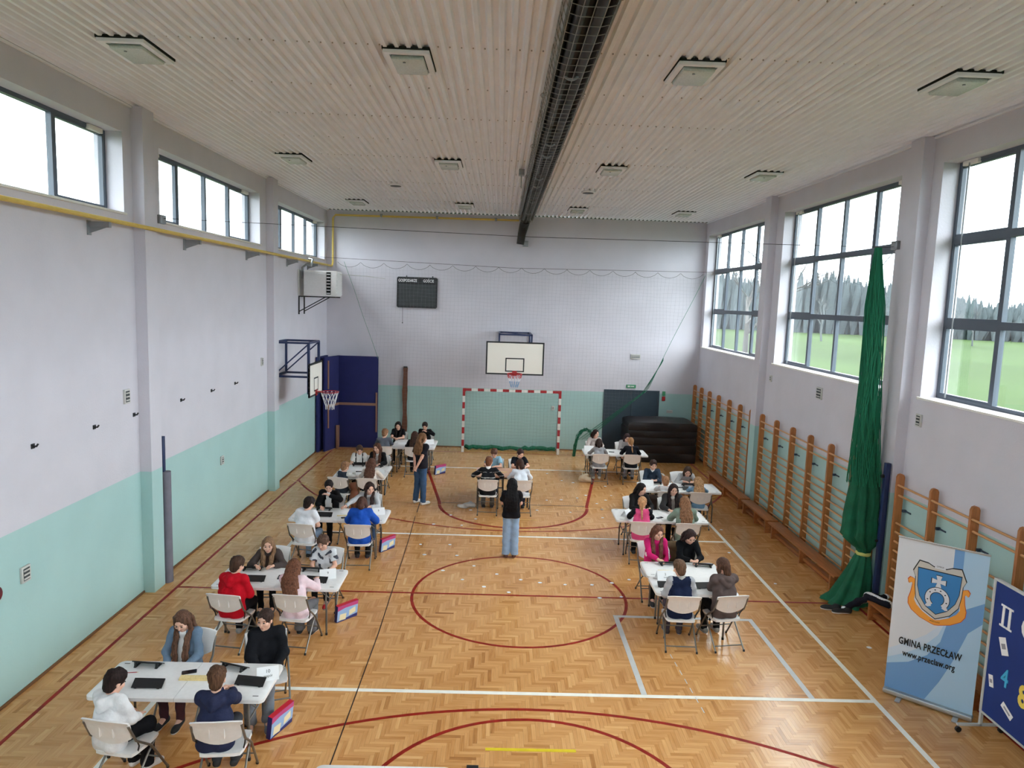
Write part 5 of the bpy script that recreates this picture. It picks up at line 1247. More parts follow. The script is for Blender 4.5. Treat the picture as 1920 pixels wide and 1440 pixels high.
# green divider curtain gathered at the wall
GCL = mat('green_curtain_cloth', srgb(14, 92, 64), 0.85, var=0.2, vscale=5, bump=0.5, bscale=14); GCORD = mat('green_cord', srgb(22, 110, 78), 0.85)
t = thing('divider_curtain', 'green net and cloth divider curtain gathered and tied at the right wall', 'curtain', (5.8, 0.12, 0))
def gathered(prof, name, folds, amp, ph, m, n=72):
    v = []; f = []
    for i, (z, cx, cy, rx, ry, a_) in enumerate(prof):
        for j in range(n):
            th = 2*PI*j/n; w = 1+amp*a_*(math.sin(folds*th+ph+z*1.7)+0.5*math.sin((folds*2+1)*th+z*2.3)); v.append((cx+rx*w*math.cos(th), cy+ry*w*math.sin(th), z+0.01*a_*math.sin(5*th)))
    for i in range(len(prof)-1):
        for j in range(n): f.append((i*n+j, i*n+(j+1) % n, (i+1)*n+(j+1) % n, (i+1)*n+j))
    f.append(tuple(range(n-1, -1, -1))); f.append(tuple(len(v)-n+j for j in range(n)))
    return MB().add(v, f).build(name, m, t, 80)
gathered([(0.03, -0.16, -0.05, 0.40, 0.34, 1.0), (0.12, -0.10, -0.02, 0.31, 0.27, 1.0), (0.3, -0.04, 0, 0.25, 0.23, 1), (0.55, 0.03, 0, 0.19, 0.18, .9), (0.78, 0.07, 0, 0.13, 0.13, .8), (0.87, 0.08, 0, 0.10, 0.10, .5), (0.95, 0.08, 0, 0.12, 0.12, .8), (1.03, 0.05, 0, 0.2, 0.18, 1), (1.17, -0.02, 0.0, 0.27, 0.22, 1.4), (1.3, 0.0, 0.0, 0.26, 0.22, 1.5), (1.5, 0.0, 0.02, 0.25, 0.21, 1.5), (1.7, 0.02, 0.02, 0.26, 0.21, 1.4), (1.95, 0.03, 0.03, 0.235, 0.2, 1.3), (2.15, 0.02, 0.03, 0.2, 0.17, 1.2), (2.4, 0.0, 0.03, 0.16, 0.14, .9), (2.6, 0.0, 0.03, 0.08, 0.07, .4)], 'cloth_skirt', 7, 0.13, 0.4, GCL)
gathered([(0.835, 0.08, 0, 0.115, 0.115, .3), (0.865, 0.08, 0, 0.125, 0.125, .3), (0.895, 0.08, 0, 0.115, 0.115, .3)], 'tie_band', 7, 0.05, 0.4, mat('pale_yellow_band', srgb(206, 206, 120), 0.7), 36)
gathered([(2.35, 0.0, 0.03, 0.15, 0.13, .8), (3.0, -0.02, 0.04, 0.11, 0.09, .9), (3.8, -0.05, 0.06, 0.10, 0.08, 1), (4.6, -0.07, 0.09, 0.095, 0.08, 1), (5.2, -0.08, 0.12, 0.085, 0.07, .9), (5.7, -0.08, 0.15, 0.06, 0.05, .6), (6.02, -0.07, 0.16, 0.05, 0.04, .4)], 'net_core', 7, 0.22, 0.0, GCL, 56)
mb = MB(); r_ = random.Random(12)
for k in range(150):
    a = r_.uniform(0, 2*PI); q = r_.uniform(0.75, 1.25); pts = []
    for i in range(22):
        z = 6.02-3.95*i/21; f = i/21; R_ = (0.045+0.07*min(1, f*4)+0.05*f+0.06*max(0, f-0.6)/0.4)*q
        pts.append((-0.06+0.06*f+R_*math.cos(a+0.5*math.sin(z*2+k)), 0.16-0.13*f+R_*math.sin(a+0.5*math.sin(z*2+k)), z))
        if i > 14 and r_.random() < 0.05: break
    mb.tube(pts, 0.0045, 3, caps=False)
o = mb.build('net_strands', GCORD, t); o['kind'] = 'stuff'

# jacket and shoes by the curtain
JK = cloth(30, 30, 40); WHT = cloth(224, 224, 228)
t = thing('sports_jacket', 'black and white sports jacket thrown over the bench end beside the green curtain', 'jacket', (5.72, -0.62, 0))
pr = [Cap((-0.02, 0.1, 0.36), (0.12, -0.22, 0.37), 0.075, 0.06, 0, 0.05), Cap((0.0, 0.08, 0.36), (-0.15, 0.2, 0.22), 0.06, 0.05, 0, 0.05), Cap((-0.15, 0.2, 0.22), (-0.32, 0.26, 0.07), 0.05, 0.055, 0, 0.05), Cap((0.1, 0.0, 0.36), (0.22, 0.05, 0.38), 0.06, 0.05, 0, 0.05)]
sdf_obj('jacket_body', pr, 0.013, [JK, WHT], t, lambda c: (np.abs(np.sin(c[:, 0]*13+c[:, 1]*7)) < 0.33).astype(int), noise=0.008, nseed=4, cuts=[((0, 0, 0.02), (0, 0, -1))])
sb, sw = mat('shoe_30_30_32', srgb(34, 34, 38), 0.7), mat('sole_225_225_225', srgb(228, 226, 224), 0.6)
for i, (x, y, r, l) in enumerate(((5.25, -0.28, 1.35, 'black sports shoe with white sole by the curtain, left of the pair'), (5.38, -0.40, 1.5, 'black sports shoe with white sole by the curtain, right of the pair'), (5.86, -1.1, 2.6, 'white and black sports shoe under the bench behind the banner'))):
    o = obj_from('sports_shoe', shoe_mesh(sb if i < 2 else mat('shoe_pale', srgb(206, 206, 208), 0.7), sw), None, (x, y, 0), (0, 0, r), (1.15,)*3); tag(o, l, 'shoe', 'sports shoes by the curtain')

# roll-up banner
BW, PB1, PB2, PB3 = mat('banner_white', srgb(216, 218, 224), 0.6), mat('banner_pale_blue', srgb(172, 204, 230), 0.6), mat('banner_mid_blue', srgb(112, 158, 208), 0.6), mat('banner_soft_blue', srgb(202, 216, 232), 0.6)
ORG, BGE, SHB = mat('crest_orange', srgb(240, 160, 62), 0.6), mat('crest_grey', srgb(200, 194, 186), 0.6), mat('crest_blue', srgb(52, 128, 190), 0.6)
ALU = mat('brushed_aluminium', srgb(190, 192, 194), 0.35, metal=0.8)
bn = thing('rollup_banner', 'white and blue roll-up banner with a horseshoe crest on the right floor', 'banner', (5.11, -3.085, 0), math.atan2(-0.65, 0.74))
BWD, BZ0, BZ1 = 0.98, 0.085, 2.115
MB().box((-0.5, -0.06, 0.018), (0.5, 0.06, 0.085), None, 0.02).build('base_case', ALU, bn)
for s in (-0.3, 0.33): MB().box((s-0.03, -0.17, 0.0), (s+0.03, 0.1, 0.018), None, 0.005).build('base_foot', ALU, bn)
MB().tube([(0, 0.05, 0.05), (0, 0.03, 2.1)], 0.01, 6).build('support_pole', ALU, bn)
MB().box((-0.495, -0.012, BZ1-0.006), (0.495, 0.014, BZ1+0.012)).build('top_rail', ALU, bn)
MB().box((-BWD/2, -0.002, BZ0), (BWD/2, 0.002, BZ1)).build('banner_sheet', BW, bn, smooth=0)
layer = [0.0022]
def uv(u, v): return ((u-0.5)*BWD, BZ1-0.008-(BZ1-BZ0-0.01)*v)
def art(name, poly, m, par=bn, raw=False):
    layer[0] += 0.00035; y = -layer[0]
    return MB().prism([p if raw else uv(*p) for p in poly], -0.0003, 0.0, lambda a, b, z: (a, y-z*0+z, b)).build(name, m, par, smooth=0)
art('print_field', [(0.0, 0.98), (0, 0.74), (0.2, 0.67), (0.42, 0.58), (0.55, 0.5), (0.63, 0.4), (0.63, 0.02), (0.8, 0.02), (0.9, 0.98)], PB3)
art('print_field', [(0.63, 0), (1, 0), (1, 1), (0, 1), (0, 0.80), (0.2, 0.74), (0.4, 0.66), (0.55, 0.56), (0.62, 0.45), (0.635, 0.25)], PB1)
art('print_wave', [(0.63, 0), (0.735, 0), (0.74, 0.38), (1, 0.29), (1, 0.42), (0.86, 0.5), (0.80, 0.6), (0.72, 0.72), (0.61, 0.86), (0.47, 1), (0, 1), (0, 0.84), (0.25, 0.79), (0.45, 0.71), (0.58, 0.60), (0.64, 0.45)], PB2)
CX, CS = 0.495, 1.0
def rib(sg):
    L = [(-.33, .255), (-.37, .25), (-.40, .27), (-.385, .30), (-.35, .285), (-.335, .30), (-.35, .36), (-.375, .41), (-.37, .45), (-.32, .49), (-.2, .53), (-.05, .555), (0.0, .56), (0, .525), (-.06, .515), (-.17, .485), (-.26, .445), (-.30, .41), (-.29, .36), (-.28, .29), (-.295, .265)]
    return [(CX-sg*a*0.85, 0.24+(v-0.255)*0.86) for a, v in L]
for sg in (-1, 1):
    L = rib(sg); art('crest_ribbon_edge', [(CX+(u-CX)*1.025, 0.38+(v-0.38)*1.03) for u, v in L], mat('crest_rust', srgb(206, 84, 40), 0.6)); art('crest_ribbon', L, ORG)
out = [(-.23, .12), (-.29, .19), (-.26, .225), (-.255, .29), (-.235, .36), (-.15, .42), (0, .462), (.15, .42), (.235, .36), (.255, .29), (.26, .225), (.29, .19), (.23, .12), (.13, .125), (.07, .14), (-.07, .14), (-.13, .125)]
art('crest_outline', [(CX+a*1.03, 0.31+(v-0.31)*1.04) for a, v in out], INK); art('crest_frame', [(CX+a, v) for a, v in out], BGE)
sh = [(-.238, .165), (-.228, .28), (-.195, .34), (-.12, .395), (0, .432), (.12, .395), (.195, .34), (.228, .28), (.238, .165)]
art('shield_edge', [(CX+a*1.03, 0.31+(v-0.31)*1.04) for a, v in sh], INK); art('shield', [(CX+a, v) for a, v in sh], SHB)
art('crest_tab', [(CX-.06, .118), (CX+.06, .118), (CX+.06, .145), (CX-.06, .145)], BW)
ccx, ccz = uv(CX, 0.225)
def mirror(p, name, m, k=1.0): return art(name, [(ccx+a*k, ccz+b*k) for a, b in p], m, bn, True)
cr = [(-.018, .02), (-.032, .075), (.032, .075), (.018, .02), (.075, .032), (.075, -.032), (.018, -.02), (.032, -.075), (-.032, -.075), (-.018, -.02), (-.075, -.032), (-.075, .032)]
mirror([(a*1.12, b*1.12) for a, b in cr], 'cross_edge', INK); mirror(cr, 'cross', BW)
hx_, hz_ = uv(CX, 0.335)
def shoe(r0, r1, k): 
    P_ = [(hx_+r1*math.cos(t), hz_+r1*1.1*math.sin(t)) for t in [PI*1.30-PI*1.6*i/20 for i in range(21)]]; e = P_[-1]
    Q_ = [(hx_+r0*math.cos(t), hz_+r0*1.1*math.sin(t)) for t in [-PI*0.30+PI*1.6*i/20 for i in range(21)]]
    return P_+Q_
art('horseshoe_edge', shoe(0.072, 0.138, 1.1), INK, bn, True); art('horseshoe', shoe(0.079, 0.131, 0.95), BW, bn, True)
for sg in (-1, 1): art('calkin', [(hx_+sg*0.055, hz_-0.105), (hx_+sg*0.095, hz_-0.125), (hx_+sg*0.125, hz_-0.118), (hx_+sg*0.11, hz_-0.085), (hx_+sg*0.08, hz_-0.075)], BW, bn, True)
for t_ in (0.0, 0.25, 0.42, 0.58, 0.75, 1.0): a = PI*1.15*(t_-0.5)+PI/2; art('nail_hole', [(hx_+0.105*math.cos(a)+0.01*math.cos(q), hz_+0.115*math.sin(a)+0.008*math.sin(q)) for q in [PI/3*i for i in range(6)]], INK, bn, True)
ly = -(layer[0]+0.0006)
def btext(tx, u, v, size, sx, b=0.0):
    x, z = uv(u, v); text_mesh('lettering', tx, size, INK, bn, (x, ly, z), (PI/2, 0, 0), 0.0002, sx=sx, bold=b, sp=1.06)
btext('GMINA PRZECŁAW', 0.47, 0.665, 0.128, 0.60, 0.0035); btext('www.przeclaw.org', 0.47, 0.74, 0.112, 0.645, 0.003)
btext('PRZECŁAW', CX, 0.482, 0.026, 0.8); btext('GMINA', CX, 0.130, 0.03, 0.8)

# blue display board on a wheeled stand, faces the court
NAVYB = mat('navy_felt', srgb(26, 52, 122), 0.85, var=0.05, vscale=4); ALW = mat('pale_grey_frame', srgb(196, 198, 196), 0.45)
db = thing('display_board', 'navy display board with cut-out numbers on a wheeled stand at the right picture edge', 'display board', (5.43, -3.6, 0), -PI/2)
# local +x runs toward the camera, local -y faces the court
Lb, z0, z1 = 2.0, 0.27, 1.93
MB().box((0.02, -0.012, z0+0.02), (Lb-0.02, 0.012, z1-0.02)).build('felt_panel', NAVYB, db, smooth=0)
MB().box((0, -0.02, z0), (Lb, 0.02, z0+0.025)).box((0, -0.02, z1-0.025), (Lb, 0.02, z1)).box((0, -0.02, z0+0.025), (0.025, 0.02, z1-0.025)).box((Lb-0.025, -0.02, z0+0.025), (Lb, 0.02, z1-0.025)).build('frame', ALW, db, smooth=0)
for x in (0.02, Lb-0.02):
    MB().box((x-0.016, -0.016, 0.09), (x+0.016, 0.016, z1)).box((x-0.016, -0.28, 0.09), (x+0.016, 0.28, 0.115)).build('stand_leg', ALW, db, smooth=0)
    for s in (-0.26, 0.26):
        w = MB().prism([(s+0.035*math.cos(k*PI/6), 0.04+0.035*math.sin(k*PI/6)) for k in range(12)], x-0.014, x+0.014, lambda a, b, z: (z, a, b)).build('castor', BLACKP, db, 50)
WT_, CYN, YEL = PAPER, mat('felt_cyan', srgb(70, 178, 222), 0.8), mat('felt_yellow', srgb(236, 210, 92), 0.8)
MB
def dtext(tx, x, z, size, m, sx=1.0, b=0.0, d=0.004, al='LEFT'): text_mesh('cut_out_letter', tx, size, m, db, (x, -0.017, z), (PI/2, 0, 0), d, align=al, sx=sx, bold=b)
def serif_I(x, z, w=0.035, hh=0.26):
    MB().box((x-w/2, -0.018, z-hh/2+0.022), (x+w/2, -0.012, z+hh/2-0.022)).box((x-w*1.3, -0.018, z-hh/2), (x+w*1.3, -0.012, z-hh/2+0.022)).box((x-w*1.3, -0.018, z+hh/2-0.022), (x+w*1.3, -0.012, z+hh/2)).build('cut_out_letter', WT_, db, smooth=0)
serif_I(0.20, 1.55); serif_I(0.30, 1.55); dtext('O', 0.48, 1.55, 0.36, WT_, 0.9, 0.006); dtext('4', 0.28, 0.86, 0.30, CYN, 0.75, 0.004); dtext('8', 0.56, 0.80, 0.34, YEL, 0.8, 0.012)
for x, z, w, hh, a in ((0.26, 1.21, 0.11, 0.2, 0.4), (0.13, 0.72, 0.07, 0.14, 0.25), (0.42, 0.52, 0.19, 0.075, -0.5), (0.8, 1.1, 0.12, 0.08, 0.2), (1.1, 0.6, 0.1, 0.12, -0.2)):
    c_, s_ = math.cos(a), math.sin(a); q = [(-w/2, -hh/2), (w/2, -hh/2), (w/2, hh/2), (-w/2, hh/2)]
    MB().prism([(x+c_*u-s_*v, z+s_*u+c_*v) for u, v in q], 0.013, 0.016, lambda a_, b_, zz_: (a_, -zz_, b_)).build('pinned_card', PAPER, db, smooth=0)
    MB().prism([(x+c_*u*0.6-s_*v*0.3, z+s_*u*0.6+c_*v*0.3) for u, v in q], 0.016, 0.0165, lambda a_, b_, zz_: (a_, -zz_, b_)).build('card_print', mat('print_grey', srgb(150, 150, 160), 0.8), db, smooth=0)

# bags and jackets left about
def blob(name, label, cat, loc, prims, m, rz=0, noise=0.008, h=0.016, group=None):
    t_ = thing(name, label, cat, loc, rz, group); sdf_obj('body', prims, h, [m], t_, noise=noise, nseed=len(label)); return t_
bag = blob('tote_bag', 'cream tote bag on the floor left of the grey top pupil before the mats', 'bag', (2.04, 7.72, 0.0), [Cap((-0.1, 0, 0.1), (0.12, -0.04, 0.08), 0.085, 0.08, k=.04), Cap((-0.05, 0, 0.16), (0.05, 0, 0.2), 0.06, 0.05, k=.04)], cloth(206, 186, 160))
MB().tube([(-0.08, 0, 0.2), (-0.1, -0.03, 0.38), (0.0, -0.05, 0.42), (0.06, 0, 0.2)], 0.01, 5).build('handle', cloth(206, 186, 160), bag)
pb = blob('plastic_bag', 'crumpled grey plastic bag on the floor left of the striped sweater boy', 'bag', (-1.13, 4.95, 0.0), [Cap((-0.16, 0, 0.05), (0.16, 0.05, 0.07), 0.05, 0.06, k=.04), Cap((0, 0, 0.06), (0.1, 0.1, 0.1), 0.05, 0.05, k=.04)], mat('grey_plastic_film', srgb(186, 184, 180), 0.35, var=0.1), noise=0.014)
lbag = blob('leather_bag', 'brown leather bag hanging between the two near chairs of the fourth left tables', 'bag', (-3.67, 4.42, 0.0), [Cap((-0.08, 0, 0.62), (0.09, 0, 0.64), 0.07, 0.07, k=.05), Cap((-0.03, 0, 0.3), (0.0, 0, 0.55), 0.11, 0.09, k=.05), Cap((0, 0, 0.1), (0, 0, 0.3), 0.1, 0.11, k=.05)], mat('brown_leather', srgb(122, 72, 50), 0.5, var=0.15))
cj = blob('brown_coat', 'olive brown coat hung on the chair back between the pink jacket and black top pupils', 'coat', (2.62, 0.30, 0.0), [Cap((-0.12, 0.06, 0.84), (0.08, 0.06, 0.84), 0.06, 0.06, k=.05), Cap((-0.06, 0.06, 0.5), (-0.06, 0.06, 0.8), 0.10, 0.08, k=.05), Cap((0.04, 0.05, 0.48), (0.05, 0.06, 0.8), 0.09, 0.08, k=.05)], cloth(104, 84, 62))
hb = blob('handbag', 'dark round handbag hung on the chair of the small fair-haired boy', 'bag', (3.05, 3.80, 0.0), [Ell((0, 0, 0.66), (0.16, 0.06, 0.13), k=.04), Ell((0.0, 0, 0.42), (0.17, 0.07, 0.16), k=.05)], cloth(52, 40, 36))

# top edge of what stands just below the picture: white table with a dark blue case on it
ft = put_table(1.22, 0.62, -1.38, -5.79, 0, 'white short folding table cut off by the bottom picture edge', 'white folding tables')
lc = thing('equipment_case', 'dark blue padded case standing on the floor at the bottom picture edge', 'case', (-0.18, -5.95, 0.0)); CASE = mat('navy_case', srgb(44, 62, 92), 0.5, var=0.06)
MB().box((-0.47, -0.22, 0.03), (0.47, 0.16, 0.97), None, 0.025).build('case_body', CASE, lc)
MB().box((-0.475, -0.225, 0.66), (0.475, 0.165, 0.675), None, 0.004).build('lid_seam', BLACKP, lc)
MB().tube([(-0.45, 0.1, 0.985), (-0.35, 0.1, 0.985)], 0.032, 10).build('corner_knob', BLACKP, lc)
for sx in (-0.4, 0.4):
    for sy in (-0.17, 0.11): MB().tube([(sx, sy, 0), (sx, sy, 0.035)], 0.025, 8).build('foot', BLACKP, lc)
# ------------------------------------------------------------------ the pupils, each on a white folding chair
BR, DB, BK, BL, LB_, RB = (74, 52, 42), (52, 36, 32), (30, 25, 27), (176, 142, 104), (132, 100, 74), (98, 66, 48)
WH = mat('cloth_white_panel', srgb(236, 234, 234), 0.9); STR = mat('cloth_stripe_grey', srgb(170, 168, 164), 0.9)
JEANS, LJ, BLK_T, GREYT = (70, 92, 124), (150, 172, 198), (26, 26, 30), (128, 130, 136)
NEAR, MID, FAR = dict(h=0.0125, hf=0.0075), dict(h=0.0155, hf=0.0095), dict(h=0.019, hf=0.0125)
def seat(x, y, deg, who, where, res, ch=None, **kw):
    rz = math.radians(deg); k = dict(res); k.update(kw)
    cx, cy, cd = ch if ch else (x, y, deg)
    put_chair(cx, cy, math.radians(cd), 'white folding chair under the '+where)
    return person((x, y, 0), rz, who, **k)
def camo(loc, tg, mi):
    v = np.sin(loc[:, 0]*47+1.8*np.sin(loc[:, 2]*33))+np.sin(loc[:, 2]*41+2.2*np.sin(loc[:, 0]*29+1)); return np.where(v > 0.85, 2, 0)
def stripes(loc, tg, mi): return np.where((np.abs(loc[:, 2]-0.30) < 0.009) | (np.abs(loc[:, 2]-0.42) < 0.007), 2, mi)
def opened(loc, tg, mi): return np.where((tg != 3) & (loc[:, 1] > 0.02) & (np.abs(loc[:, 0]) < 0.05+0.02*np.sin(loc[:, 2]*9)), 2, mi)
def sidestripe(loc, tg, mi): return np.where((tg == 3) & (np.abs(np.abs(loc[:, 0])-0.215) < 0.012), 2, mi)
def suspend(loc, tg, mi): return np.where((np.abs(np.abs(loc[:, 0])-0.085) < 0.014) & (tg != 3) | (loc[:, 2] < 0.22), 2, mi)
BLKM = cloth(24, 24, 28)
# ---- table 1
seat(-4.17, -4.80, -20, 'person in a white hoodie with short dark hair from behind at the front table', 'white hoodie boy', NEAR, ch=(-4.07, -4.77, -9), top=(222, 220, 222), hood=True, hair=(38, 28, 28), style='short', lean=0.02, hp=0.35, hyaw=-0.25, hands=('lap', 'lap'), s=0.88, bulk=0.018, trousers=BLK_T, shoes=((225, 222, 220), (235, 235, 235)), wide=0.02, knees=0.02)
seat(-3.17, -4.78, 6, 'person in a navy hoodie with brown hair from behind at the front table', 'navy hoodie boy', NEAR, ch=(-3.10, -4.75, 6), top=(42, 46, 72), hood=True, hair=(88, 66, 52), style='short', lean=0.06, hp=0.35, hyaw=0.05, hands=('table_in', 'table_in'), s=0.92, bulk=0.012, trousers=(60, 62, 68))
seat(-4.05, -3.50, 176, 'person in a denim jacket with long brown hair looking down at the front table', 'denim jacket pupil', NEAR, top=(104, 124, 146), hair=(98, 74, 62), style='long_front', lean=0.05, hp=0.50, hands=('lap', 'lap'), s=0.95, top_fn=opened, extra_mats=[WH], trousers=(70, 44, 52))
seat(-3.10, -3.47, 200, 'person in a black sweatshirt with tied-back dark hair, turned left at the front table', 'black sweatshirt pupil', NEAR, top=(24, 25, 30), hair=(58, 46, 44), style='pony', lean=0.04, hp=0.10, hyaw=-0.55, hands=('lap', 'lap'), s=0.93, bulk=0.02, trousers=(120, 124, 132), shoes=((120, 124, 132), (232, 230, 190)), legs=(0.05,), wide=0.02, knees=0.10, collar=True)
# ---- table 2
seat(-4.08, -1.88, -8, 'person in a bright red hoodie with short brown hair, seen from behind', 'red hoodie boy', NEAR, top=(186, 16, 34), hair=(70, 54, 46), style='short', lean=0.10, hp=0.35, hyaw=-0.35, hands=('lap', 'lap'), s=0.96, hood=True, bulk=0.012, trousers=BLK_T, shoes=((150, 150, 150), (200, 200, 200)))
seat(-3.20, -1.84, -6, 'person in a pale pink top with long brown hair, leaning over the table', 'pale pink top pupil', NEAR, top=(232, 206, 214), hair=(112, 78, 62), style='long_back', lean=0.34, hp=0.55, hyaw=0.2, hands=('table', 'table'), side=-0.26, s=0.92, bulk=0.012, trousers=(110, 112, 118), wide=0.025)
seat(-3.98, -0.60, 184, 'person in a brown jacket with long fair hair leaning low over the second left table', 'brown jacket pupil', NEAR, top=(74, 64, 62), hair=(134, 110, 88), style='long_front', lean=0.34, hp=0.15, hyaw=0.12, hands=('table', 'table'), s=0.88, bulk=0.012, trousers=BLK_T)
seat(-3.14, -0.58, 178, 'person in a grey and black patterned T-shirt with tousled brown fringe', 'patterned T-shirt boy', NEAR, top=(206, 208, 214), hair=(92, 74, 66), style='fringe', lean=0.10, hp=0.25, hyaw=-0.2, sleeve='short', hands=('lap', 'lap'), s=0.84, bulk=0.014, top_fn=camo, extra_mats=[cloth(70, 72, 84)], trousers=BLK_T, shoes=((190, 30, 40), (220, 220, 220)))
# ---- table 3
seat(-3.90, 1.18, -8, 'person in a white T-shirt with short black hair, turned right, seen from behind', 'white T-shirt boy', MID, top=(226, 226, 232), sleeve='short', hair=(40, 32, 32), style='short', lean=0.08, hp=0.4, hyaw=-0.45, hands=('lap', 'lap'), s=0.96, bulk=0.012, trousers=(128, 150, 176))
seat(-2.93, 1.22, 2, 'person in a bright blue hoodie hunched forward, seen from behind', 'bright blue hoodie pupil', MID, top=(34, 82, 178), hood=True, hair=(84, 60, 54), style='bob', lean=0.28, hp=0.6, hands=('table', 'table'), s=0.98, bulk=0.03, trousers=BLK_T, shoes=((40, 40, 44), (190, 120, 150)))
seat(-3.80, 2.52, 176, 'person in a black jacket with tied-up dark hair at the third left table', 'black jacket pupil at the third left table', MID, top=(24, 22, 25), hair=(34, 28, 30), style='pony', lean=0.14, hp=0.40, hyaw=0.2, hands=('front', 'table_in'), s=0.98, bulk=0.01, top_fn=opened, extra_mats=[WH], trousers=BLK_T)
seat(-3.02, 2.62, 186, 'person in a light grey top with long dark hair reaching an arm across the table', 'light grey top pupil reaching across', MID, top=(184, 184, 188), hair=(52, 40, 40), style='long_front', lean=0.30, hp=0.25, hyaw=0.45, hands=('table_in', (0.52, 0.62, 0.80)), s=0.97, trousers=JEANS)
# ---- table 4
seat(-3.98, 4.52, -12, 'small person in dark T-shirt with pale sleeves, fair short hair, fourth left tables', 'small boy at the fourth left tables', MID, top=(52, 58, 70), sleeves=(206, 204, 200), hair=(150, 118, 92), style='short', lean=0.16, hp=0.4, hyaw=-0.35, hands=('table', 'table'), s=0.78, trousers=(40, 52, 72), face=True)
seat(-3.36, 4.50, -2, 'person in a cream top with very long brown hair at the fourth left tables', 'cream top pupil', MID, top=(222, 212, 204), hair=(92, 66, 56), style='xlong', lean=0.30, hp=0.35, hyaw=-0.1, hands=('table', 'table'), s=0.93, trousers=BLK_T)
seat(-3.93, 6.22, 182, 'person in a white top with black suspenders and hair tied back', 'black suspenders pupil', MID, top=(226, 220, 216), hair=(70, 52, 44), style='bun', lean=0.16, hp=0.45, hyaw=0.2, hands=('lap', 'lap'), s=0.90, sleeve='short', top_fn=suspend, extra_mats=[BLKM], trousers=BLK_T)
seat(-3.46, 6.25, 176, 'person in an open black cardigan with long brown hair at the fourth left tables', 'black cardigan pupil', MID, top=(26, 25, 28), hair=(92, 64, 54), style='long_front', lean=0.18, hp=0.20, hyaw=-0.3, hands=('table', 'table_in'), s=0.97, top_fn=opened, extra_mats=[WH], trousers=BLK_T)
# ---- table 5
seat(-3.60, 7.98, 8, 'person in a dark grey top with short fair hair by the blue panels', 'dark grey top boy by the blue panels', FAR, top=(92, 96, 106), hair=(146, 112, 86), style='short', lean=0.12, hp=0.35, hyaw=-0.4, hands=('table', 'table'), s=1.0, trousers=BLK_T)
seat(-2.76, 7.98, 0, 'person in black mostly hidden behind the standing woman in dark jeans', 'pupil hidden behind the standing woman in dark jeans', FAR, top=(40, 36, 40), hair=(66, 48, 42), style='long', lean=0.2, hp=0.4, hands=('table', 'table'), s=0.93, trousers=BLK_T)
seat(-3.42, 9.55, 180, 'person in a black T-shirt with long black hair beside the blue panels', 'long black hair pupil by the blue panels', FAR, top=(22, 21, 25), sleeve='short', hair=(34, 27, 28), style='long_front', lean=0.16, hp=0.30, hands=('table_in', 'table_in'), s=0.95, trousers=BLK_T)
seat(-2.62, 9.6, 178, 'person in a black sweater with dark tied hair below the rough timber', 'black sweater pupil below the timber', FAR, top=(24, 24, 28), hair=(42, 34, 34), style='pony', lean=0.16, hp=0.45, hands=('front', 'table_in'), s=0.97, trousers=BLK_T)
# ---- brown desk in the middle
seat(-0.63, 4.68, 0, 'person in a black sweater with thin grey stripes at the brown desk, seen from behind', 'striped black sweater boy', MID, top=(26, 26, 30), hair=(120, 82, 62), style='short', lean=0.20, hp=0.2, hyaw=-0.3, hands=((-0.36, 0.40, 0.80), (0.30, 0.42, 0.80)), s=1.04, collar=True, top_fn=lambda l, t_, m: np.where(t_ == 8, 3, stripes(l, t_, m)), extra_mats=[STR, WH], trousers=(96, 92, 88))
seat(0.14, 4.70, 4, 'person in a white shirt with dark shoulder hair at the brown desk, seen from behind', 'white shirt pupil at the brown desk', MID, top=(224, 228, 238), hair=(64, 46, 42), style='bob', lean=0.26, hp=0.5, hyaw=0.25, hands=('table', 'table'), s=1.0, trousers=(40, 44, 60))
seat(-0.50, 6.32, 178, 'person in a pale blue top with a dark fringe behind the brown desk', 'pale blue top pupil at the brown desk', MID, top=(150, 190, 212), sleeve='short', hair=(98, 72, 62), style='fringe', lean=0.20, hp=0.40, hyaw=-0.1, hands=('table_in', 'table'), s=0.90, trousers=JEANS)
seat(0.13, 6.32, 184, 'person in a black T-shirt with a dark ponytail facing the camera at the brown desk', 'black T-shirt pupil at the brown desk', MID, top=(28, 28, 36), sleeve='short', hair=(56, 40, 42), style='pony', lean=0.20, hp=0.40, hyaw=0.4, hands=('table', 'table_in'), s=0.91, trousers=BLK_T)
# ---- right side, paired tables in the grey taped corner
seat(2.30, -1.56, -2, 'person in a navy jacket with pale sleeves and short brown hair, seen from behind', 'navy jacket boy', NEAR, top=(28, 36, 62), sleeves=(178, 180, 186), hair=(104, 84, 70), style='short', lean=0.10, hp=0.3, hyaw=0.3, hands=('lap', 'lap'), s=0.95, collar=True, top_fn=lambda l, t_, m: np.where(t_ == 8, 2, m), extra_mats=[STR], trousers=(70, 64, 76), shoes=((60, 50, 54), (200, 200, 200)), bulk=0.01)
seat(2.96, -1.50, 10, 'person in a brown hoodie resting chin on hand, seen from behind', 'brown hoodie pupil', NEAR, top=(96, 82, 80), hood=True, hair=(88, 66, 56), style='bob', lean=0.10, hp=0.25, hyaw=0.3, hands=('chin', 'table'), s=1.0, bulk=0.015, trousers=BLK_T, shoes=((140, 140, 136), (220, 220, 220)))
seat(2.30, 0.12, 182, 'person in a pink zipped track jacket with long brown hair', 'pink track jacket pupil', NEAR, top=(206, 38, 110), hair=(104, 72, 62), style='long_front', lean=0.10, hp=0.25, hyaw=0.3, hands=('lap', 'table_in'), s=0.96, top_fn=sidestripe, extra_mats=[WH], collar=True, trousers=BLK_T, shoes=((40, 40, 44), (235, 235, 235)))
